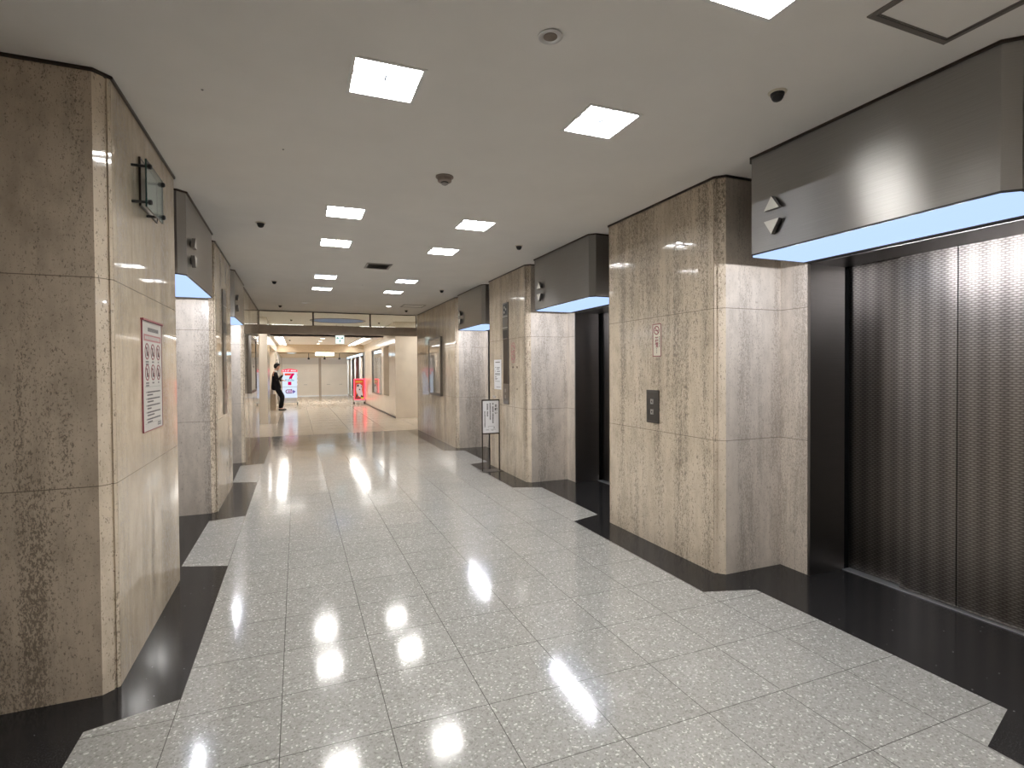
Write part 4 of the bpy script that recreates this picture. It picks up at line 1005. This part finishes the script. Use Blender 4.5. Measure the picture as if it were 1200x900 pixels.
# ------------------------------------------------------------------ red lit sign
t = thing('red_sign', 'small red lit sign on casters before the right shop front', 'sign', (3.03, 21.1, 0))
hw = 0.225
bm = BM(); box(bm, -hw, hw, 0.0, 0.14, 0.19, 1.10); obj('cabinet', bm, plain('red_cabinet', (0.12, 0.02, 0.02), 0.4), t, bevel=0.004)
bm = BM(); box(bm, -hw+0.03, hw-0.03, -0.006, -0.0005, 0.22, 1.07); obj('face', bm, glow('poster_red', (0.9, 0.10, 0.07), 0.75), t)
bm = BM(); frame_bars(bm, -hw, hw, 0.19, 1.10, 0.022, 0.0, 0.008); bm.transform(local_frame('S')); obj('neon_border', bm, glow('neon_red', (1.0, 0.06, 0.10), 4.5), t)
bm = BM(); box(bm, hw+0.0005, hw+0.012, 0.0, 0.14, 0.40, 1.10); obj('side_glow', bm, glow('neon_side', (1.0, 0.03, 0.06), 3.0), t)
bm = BM()
u = -0.16
while u < 0.13:
    w = random.uniform(0.03, 0.05); box(bm, u, u+w, -0.009, -0.0062, 0.93+random.uniform(0, 0.015), 1.01); u += w+0.012
obj('yellow_lettering', bm, glow('poster_yellow', (0.85, 0.50, 0.06), 0.8), t)
bm = BM(); prism(bm, [(-0.10, 0.40), (-0.14, 0.62), (-0.11, 0.86), (0.02, 0.89), (0.12, 0.80), (0.10, 0.62), (0.15, 0.38), (0.03, 0.30)], -0.008, -0.0062, axis='y'); obj('pale_patch', bm, glow('poster_pale', (0.80, 0.62, 0.56), 0.8), t)
bm = BM()
for p in ([(-0.10, 0.76), (-0.03, 0.76), (-0.02, 0.85), (-0.09, 0.86)], [(0.05, 0.74), (0.10, 0.73), (0.10, 0.80)], [(-0.03, 0.62), (0.04, 0.60), (0.02, 0.68)], [(-0.17, 0.30), (-0.06, 0.32), (-0.08, 0.48), (-0.13, 0.42)], [(0.07, 0.40), (0.16, 0.33), (0.17, 0.24), (0.05, 0.30)], [(-0.19, 0.225), (0.05, 0.225), (0.05, 0.285), (-0.19, 0.285)]):
    prism(bm, p, -0.011, -0.0085, axis='y')
obj('dark_patches', bm, M['ink'], t)
bm = BM(); box(bm, 0.06, 0.185, -0.011, -0.0085, 0.228, 0.30); obj('yellow_panel', bm, glow('poster_lime', (0.75, 0.68, 0.10), 0.8), t)
bm = BM(); box(bm, -hw-0.02, hw+0.02, -0.05, 0.20, 0.10, 0.135); box(bm, -hw+0.02, hw-0.02, 0.02, 0.12, 0.135, 0.19); obj('base_tray', bm, M['alu'], t, bevel=0.006)
for sx in (-hw, hw-0.01):
    for sy in (-0.03, 0.18):
        bm = BM(); rod(bm, (sx-0.016, sy, 0.042), (sx+0.016, sy, 0.042), 0.042, 14); box(bm, sx-0.022, sx+0.022, sy-0.018, sy+0.018, 0.055, 0.10); obj('caster', bm, M['black'], t)

# ------------------------------------------------------------------ the man
SKIN = plain('skin', (0.52, 0.30, 0.22), 0.5); SUIT = plain('suit_cloth', (0.007, 0.007, 0.009), 0.9, noise=0.2, scale=60, spec=0.12)
SHIRT = plain('shirt_cloth', (0.78, 0.77, 0.76), 0.7); HAIR = plain('hair_black', (0.008, 0.007, 0.007), 0.7, spec=0.15); SHOE = plain('shoe_leather', (0.012, 0.011, 0.011), 0.3)
TIE = plain('tie_cloth', (0.62, 0.55, 0.44), 0.6)
def skin_mesh(name, nodes, edges, mat, parent, root=0, sub=2, extra=None):
    """nodes: (x, y, z, r) or (x, y, z, rx, ry)"""
    me = bpy.data.meshes.new(name); me.from_pydata([n[:3] for n in nodes], edges, [])
    o = bpy.data.objects.new(name, me); COL.objects.link(o)
    sk = o.modifiers.new('skin', 'SKIN'); sk.branch_smoothing = 0.4
    for i, n_ in enumerate(nodes):
        v = me.skin_vertices[0].data[i]; v.radius = (n_[3], n_[4] if len(n_) > 4 else n_[3]); v.use_root = (i == root)
    ss = o.modifiers.new('sub', 'SUBSURF'); ss.levels = sub; ss.render_levels = sub
    dg = bpy.context.evaluated_depsgraph_get(); dg.update()
    m2 = bpy.data.meshes.new_from_object(o.evaluated_get(dg)); m2.name = name
    bpy.data.objects.remove(o); bpy.data.meshes.remove(me)
    bm = BM(); bm.from_mesh(m2); bpy.data.meshes.remove(m2)
    if extra: extra(bm)
    return obj(name, bm, mat, parent, smooth=True)
class G:
    def __init__(s): s.n = []; s.e = []
    def add(s, p, r, prev=None, r2=None):
        s.n.append((*p, r) if r2 is None else (*p, r, r2)); i = len(s.n)-1
        if prev is not None: s.e.append((prev, i))
        return i
man = thing('person', 'person in a black suit leaning back with a hand raised to the chin', 'person', (-0.10, 18.42, 0))
J = dict(pel=(-0.115, 0, 0.93), waist=(-0.135, 0, 1.08), chest=(-0.165, 0, 1.28), neck=(-0.135, 0, 1.47), head0=(-0.095, 0, 1.545), head1=(-0.065, 0, 1.62), head2=(-0.070, 0, 1.685),
         sR=(-0.16, -0.185, 1.39), eR=(-0.03, -0.27, 1.14), wR=(0.125, -0.10, 1.325), sL=(-0.16, 0.185, 1.39), eL=(-0.02, 0.26, 1.13), wL=(0.10, 0.14, 1.12),
         hR=(-0.115, -0.095, 0.88), kR=(0.075, -0.105, 0.50), aR=(0.005, -0.10, 0.085), hL=(-0.115, 0.095, 0.88), kL=(0.115, 0.10, 0.52), aL=(0.045, 0.11, 0.085))
def arm_nodes(g, ch, s, base_r, thick=1.0, to_wrist=1.0):
    a = g.add(J['s'+s], 0.058*thick, ch); 
    m1 = g.add(tuple((J['s'+s][i]+J['e'+s][i])/2 for i in range(3)), 0.050*thick, a)
    e = g.add(J['e'+s], 0.043*thick, m1)
    w = g.add(tuple(J['e'+s][i]+(J['w'+s][i]-J['e'+s][i])*to_wrist for i in range(3)), 0.030*thick, e)
    return w
g = G(); pel = g.add(J['pel'], 0.060, None, 0.080); wa = g.add(J['waist'], 0.09, pel, 0.115); ch = g.add(J['chest'], 0.115, wa, 0.15)
nk = g.add(J['neck'], 0.055, ch); h0 = g.add((-0.115, 0, 1.545), 0.056, nk, 0.056); h1 = g.add((-0.085, 0, 1.61), 0.050, h0, 0.050)
for s in 'RL':
    w = arm_nodes(g, ch, s, 0.05)
    W = Vector(J['w'+s]); D = (W-Vector(J['e'+s])).normalized()
    if s == 'R': D = Vector((-0.25, 0.55, 0.80)).normalized()
    side = D.cross(Vector((0, 0, 1))).normalized()
    pm = g.add(tuple(W+D*0.055), 0.030, w, 0.020)
    for k, (off, L_) in enumerate(((-0.030, 0.070), (-0.010, 0.080), (0.010, 0.076), (0.028, 0.060))):
        b = W+D*0.085+side*off; curl = Vector((-0.3, 0, -0.5)) if s == 'R' else Vector((-0.2, -0.2, -0.6))
        f1 = g.add(tuple(b), 0.010, pm); f2 = g.add(tuple(b+D*L_*0.5+curl*0.012), 0.009, f1); g.add(tuple(b+D*L_*0.8+curl*0.045), 0.008, f2)
    tb = W+D*0.035+side*(-0.036); t1 = g.add(tuple(tb), 0.011, pm); g.add(tuple(tb+D*0.04-side*0.016), 0.009, t1)
    h = g.add(J['h'+s], 0.070, pel); m_ = g.add(tuple((J['h'+s][i]+J['k'+s][i])/2 for i in range(3)), 0.072, h); kk = g.add(J['k'+s], 0.052, m_)
    cf = g.add(tuple(J['k'+s][i]*0.65+J['a'+s][i]*0.35 for i in range(3)), 0.050, kk); an = g.add(J['a'+s], 0.036, cf)
    g.add((J['a'+s][0]+0.12, J['a'+s][1], 0.035), 0.030, an)
def add_head(bm):
    h = BM(); bmesh.ops.create_uvsphere(h, u_segments=40, v_segments=32, radius=1.0)
    for v in h.verts:
        x, y, z = v.co
        if z < 0: t_ = -z; y *= 1-0.36*t_*t_; x = x*(1-0.22*t_)+0.30*t_*(1 if x > 0 else 0.35); z *= 1.02
        if x > 0.5:
            x += 0.24*math.exp(-((y/0.16)**2)-(((z+0.16)/0.20)**2))          # nose
            x -= 0.10*(math.exp(-(((y-0.40)/0.20)**2)-(((z-0.06)/0.13)**2))+math.exp(-(((y+0.40)/0.20)**2)-(((z-0.06)/0.13)**2)))   # eye sockets
            x += 0.05*math.exp(-((y/0.26)**2)-(((z+0.50)/0.07)**2))-0.05*math.exp(-((y/0.3)**2)-(((z+0.43)/0.04)**2))              # lips
            x += 0.07*math.exp(-((y/0.22)**2)-(((z+0.86)/0.13)**2))          # chin
        v.co = Vector((-0.075+x*0.094, y*0.077, 1.625+z*0.122))
    add_bm(bm, h, Matrix.Identity(4))
body = skin_mesh('body', g.n, g.e, SKIN, man, extra=add_head)
for y in (-0.030, 0.030):
    bm = BM(); bmesh.ops.create_uvsphere(bm, u_segments=12, v_segments=8, radius=0.010); bm.transform(Matrix.Translation((0.0015, y, 1.632))); obj('eye', bm, SHOE, body, smooth=True)
for y in (-0.080, 0.080):
    bm = BM(); bmesh.ops.create_uvsphere(bm, u_segments=12, v_segments=8, radius=0.026); bm.transform(Matrix.Translation((-0.07, y, 1.615)) @ Matrix.Diagonal((0.8, 0.35, 1.2, 1))); obj('ear', bm, SKIN, body, smooth=True)
bm = BM(); bmesh.ops.create_uvsphere(bm, u_segments=12, v_segments=8, radius=0.02); bm.transform(Matrix.Translation((0.017, 0, 1.566)) @ Matrix.Diagonal((0.45, 1.0, 0.30, 1))); obj('mouth', bm, plain('lips', (0.36, 0.14, 0.12), 0.5), body, smooth=True)
# hair: cap over the skull with a fringe and longer back
bm = BM(); bmesh.ops.create_uvsphere(bm, u_segments=32, v_segments=24, radius=1.0)
bm.transform(Matrix.Translation((-0.080, 0, 1.648)) @ Matrix.Diagonal((0.112, 0.094, 0.118, 1)))
for v in bm.verts:
    k = min(1.0, max(0.0, (v.co.x+0.125)/0.115))
    f_ = min(1.0, max(0.0, (1.562 + 0.125*k**1.3 - v.co.z)/0.022)); f_ = f_*f_*(3-2*f_)
    v.co = Vector((-0.085, 0, 1.63)) + (v.co-Vector((-0.085, 0, 1.63)))*(1-0.36*f_)
obj('hair', bm, HAIR, man, smooth=True)
# jacket
g = G(); hem = g.add((-0.105, 0, 0.74), 0.145, None, 0.185); pel = g.add((-0.118, 0, 0.90), 0.148, hem, 0.192); wa = g.add(J['waist'], 0.122, pel, 0.150); ch = g.add(J['chest'], 0.135, wa, 0.172); nk = g.add((-0.150, 0, 1.415), 0.078, ch, 0.10)
for s in 'RL': arm_nodes(g, ch, s, 0.06, 1.22, 0.93)
jk = skin_mesh('jacket', g.n, g.e, SUIT, man)
# trousers
g = G(); top = g.add((-0.13, 0, 1.06), 0.10, None, 0.125); pel = g.add((-0.118, 0, 0.94), 0.108, top, 0.140)
for s in 'RL':
    h = g.add(J['h'+s], 0.098, pel); m_ = g.add(tuple((J['h'+s][i]+J['k'+s][i])/2 for i in range(3)), 0.086, h); kk = g.add(J['k'+s], 0.068, m_)
    cf = g.add(tuple(J['k'+s][i]*0.55+J['a'+s][i]*0.45 for i in range(3)), 0.064, kk); g.add((J['a'+s][0], J['a'+s][1], 0.075), 0.058, cf)
skin_mesh('trousers', g.n, g.e, SUIT, man)
# shoes
for s in 'RL':
    ax, ay = J['a'+s][0], J['a'+s][1]
    g = G(); a = g.add((ax-0.05, ay, 0.045), 0.042); b = g.add((ax+0.05, ay, 0.042), 0.044, a, 0.040); c = g.add((ax+0.13, ay, 0.034), 0.044, b, 0.032); d = g.add((ax+0.185, ay, 0.030), 0.032, c, 0.024)
    def flat(bm):
        for v in bm.verts: v.co.z = max(v.co.z, 0.001)
    skin_mesh('shoe', g.n, g.e, SHOE, man, extra=flat)
# shirt front, collar and tie
bm = BM()
for y0, y1 in ((-0.055, 0.055),):
    pts = [(-0.060, 1.44), (-0.018, 1.36), (-0.016, 1.20), (-0.022, 1.06), (-0.052, 1.06), (-0.052, 1.20), (-0.055, 1.36), (-0.09, 1.44)]
    prism(bm, pts, y0, y1, axis='y')
obj('shirt', bm, SHIRT, man, bevel=0.004)
bm = BM(); lathe(bm, [(0.062, -0.01), (0.066, 0.0), (0.066, 0.035), (0.060, 0.04), (0.058, 0.0)], 20); bm.transform(Matrix.Translation((-0.130, 0, 1.452)) @ Matrix.Rotation(0.35, 4, 'Y')); obj('collar', bm, SHIRT, man, smooth=True)
bm = BM(); prism(bm, [(-0.03, 1.435), (0.004, 1.34), (0.006, 1.16), (-0.005, 1.08), (-0.014, 1.16), (-0.015, 1.34), (-0.055, 1.43)], -0.03, 0.03, axis='y'); obj('tie', bm, TIE, man, bevel=0.004)

# ------------------------------------------------------------------ world and view
w = bpy.data.worlds.new('world'); SC.world = w; w.use_nodes = True
bgn = w.node_tree.nodes.get('Background') or w.node_tree.nodes.new('ShaderNodeBackground')
bgn.inputs[0].default_value = (0.5, 0.5, 0.5, 1); bgn.inputs[1].default_value = 0.05
SC.view_settings.view_transform = 'Standard'; SC.view_settings.look = 'None'
SC.view_settings.exposure = 0.0; SC.view_settings.gamma = 1.0; SC.view_settings.use_curve_mapping = False
try:
    SC.cycles.use_denoising = True; SC.cycles.denoiser = 'OPENIMAGEDENOISE'
    SC.cycles.max_bounces = 10; SC.cycles.diffuse_bounces = 6; SC.cycles.glossy_bounces = 6; SC.cycles.transparent_max_bounces = 12
    SC.cycles.sample_clamp_indirect = 6.0; SC.cycles.caustics_reflective = False; SC.cycles.caustics_refractive = False
except Exception: pass
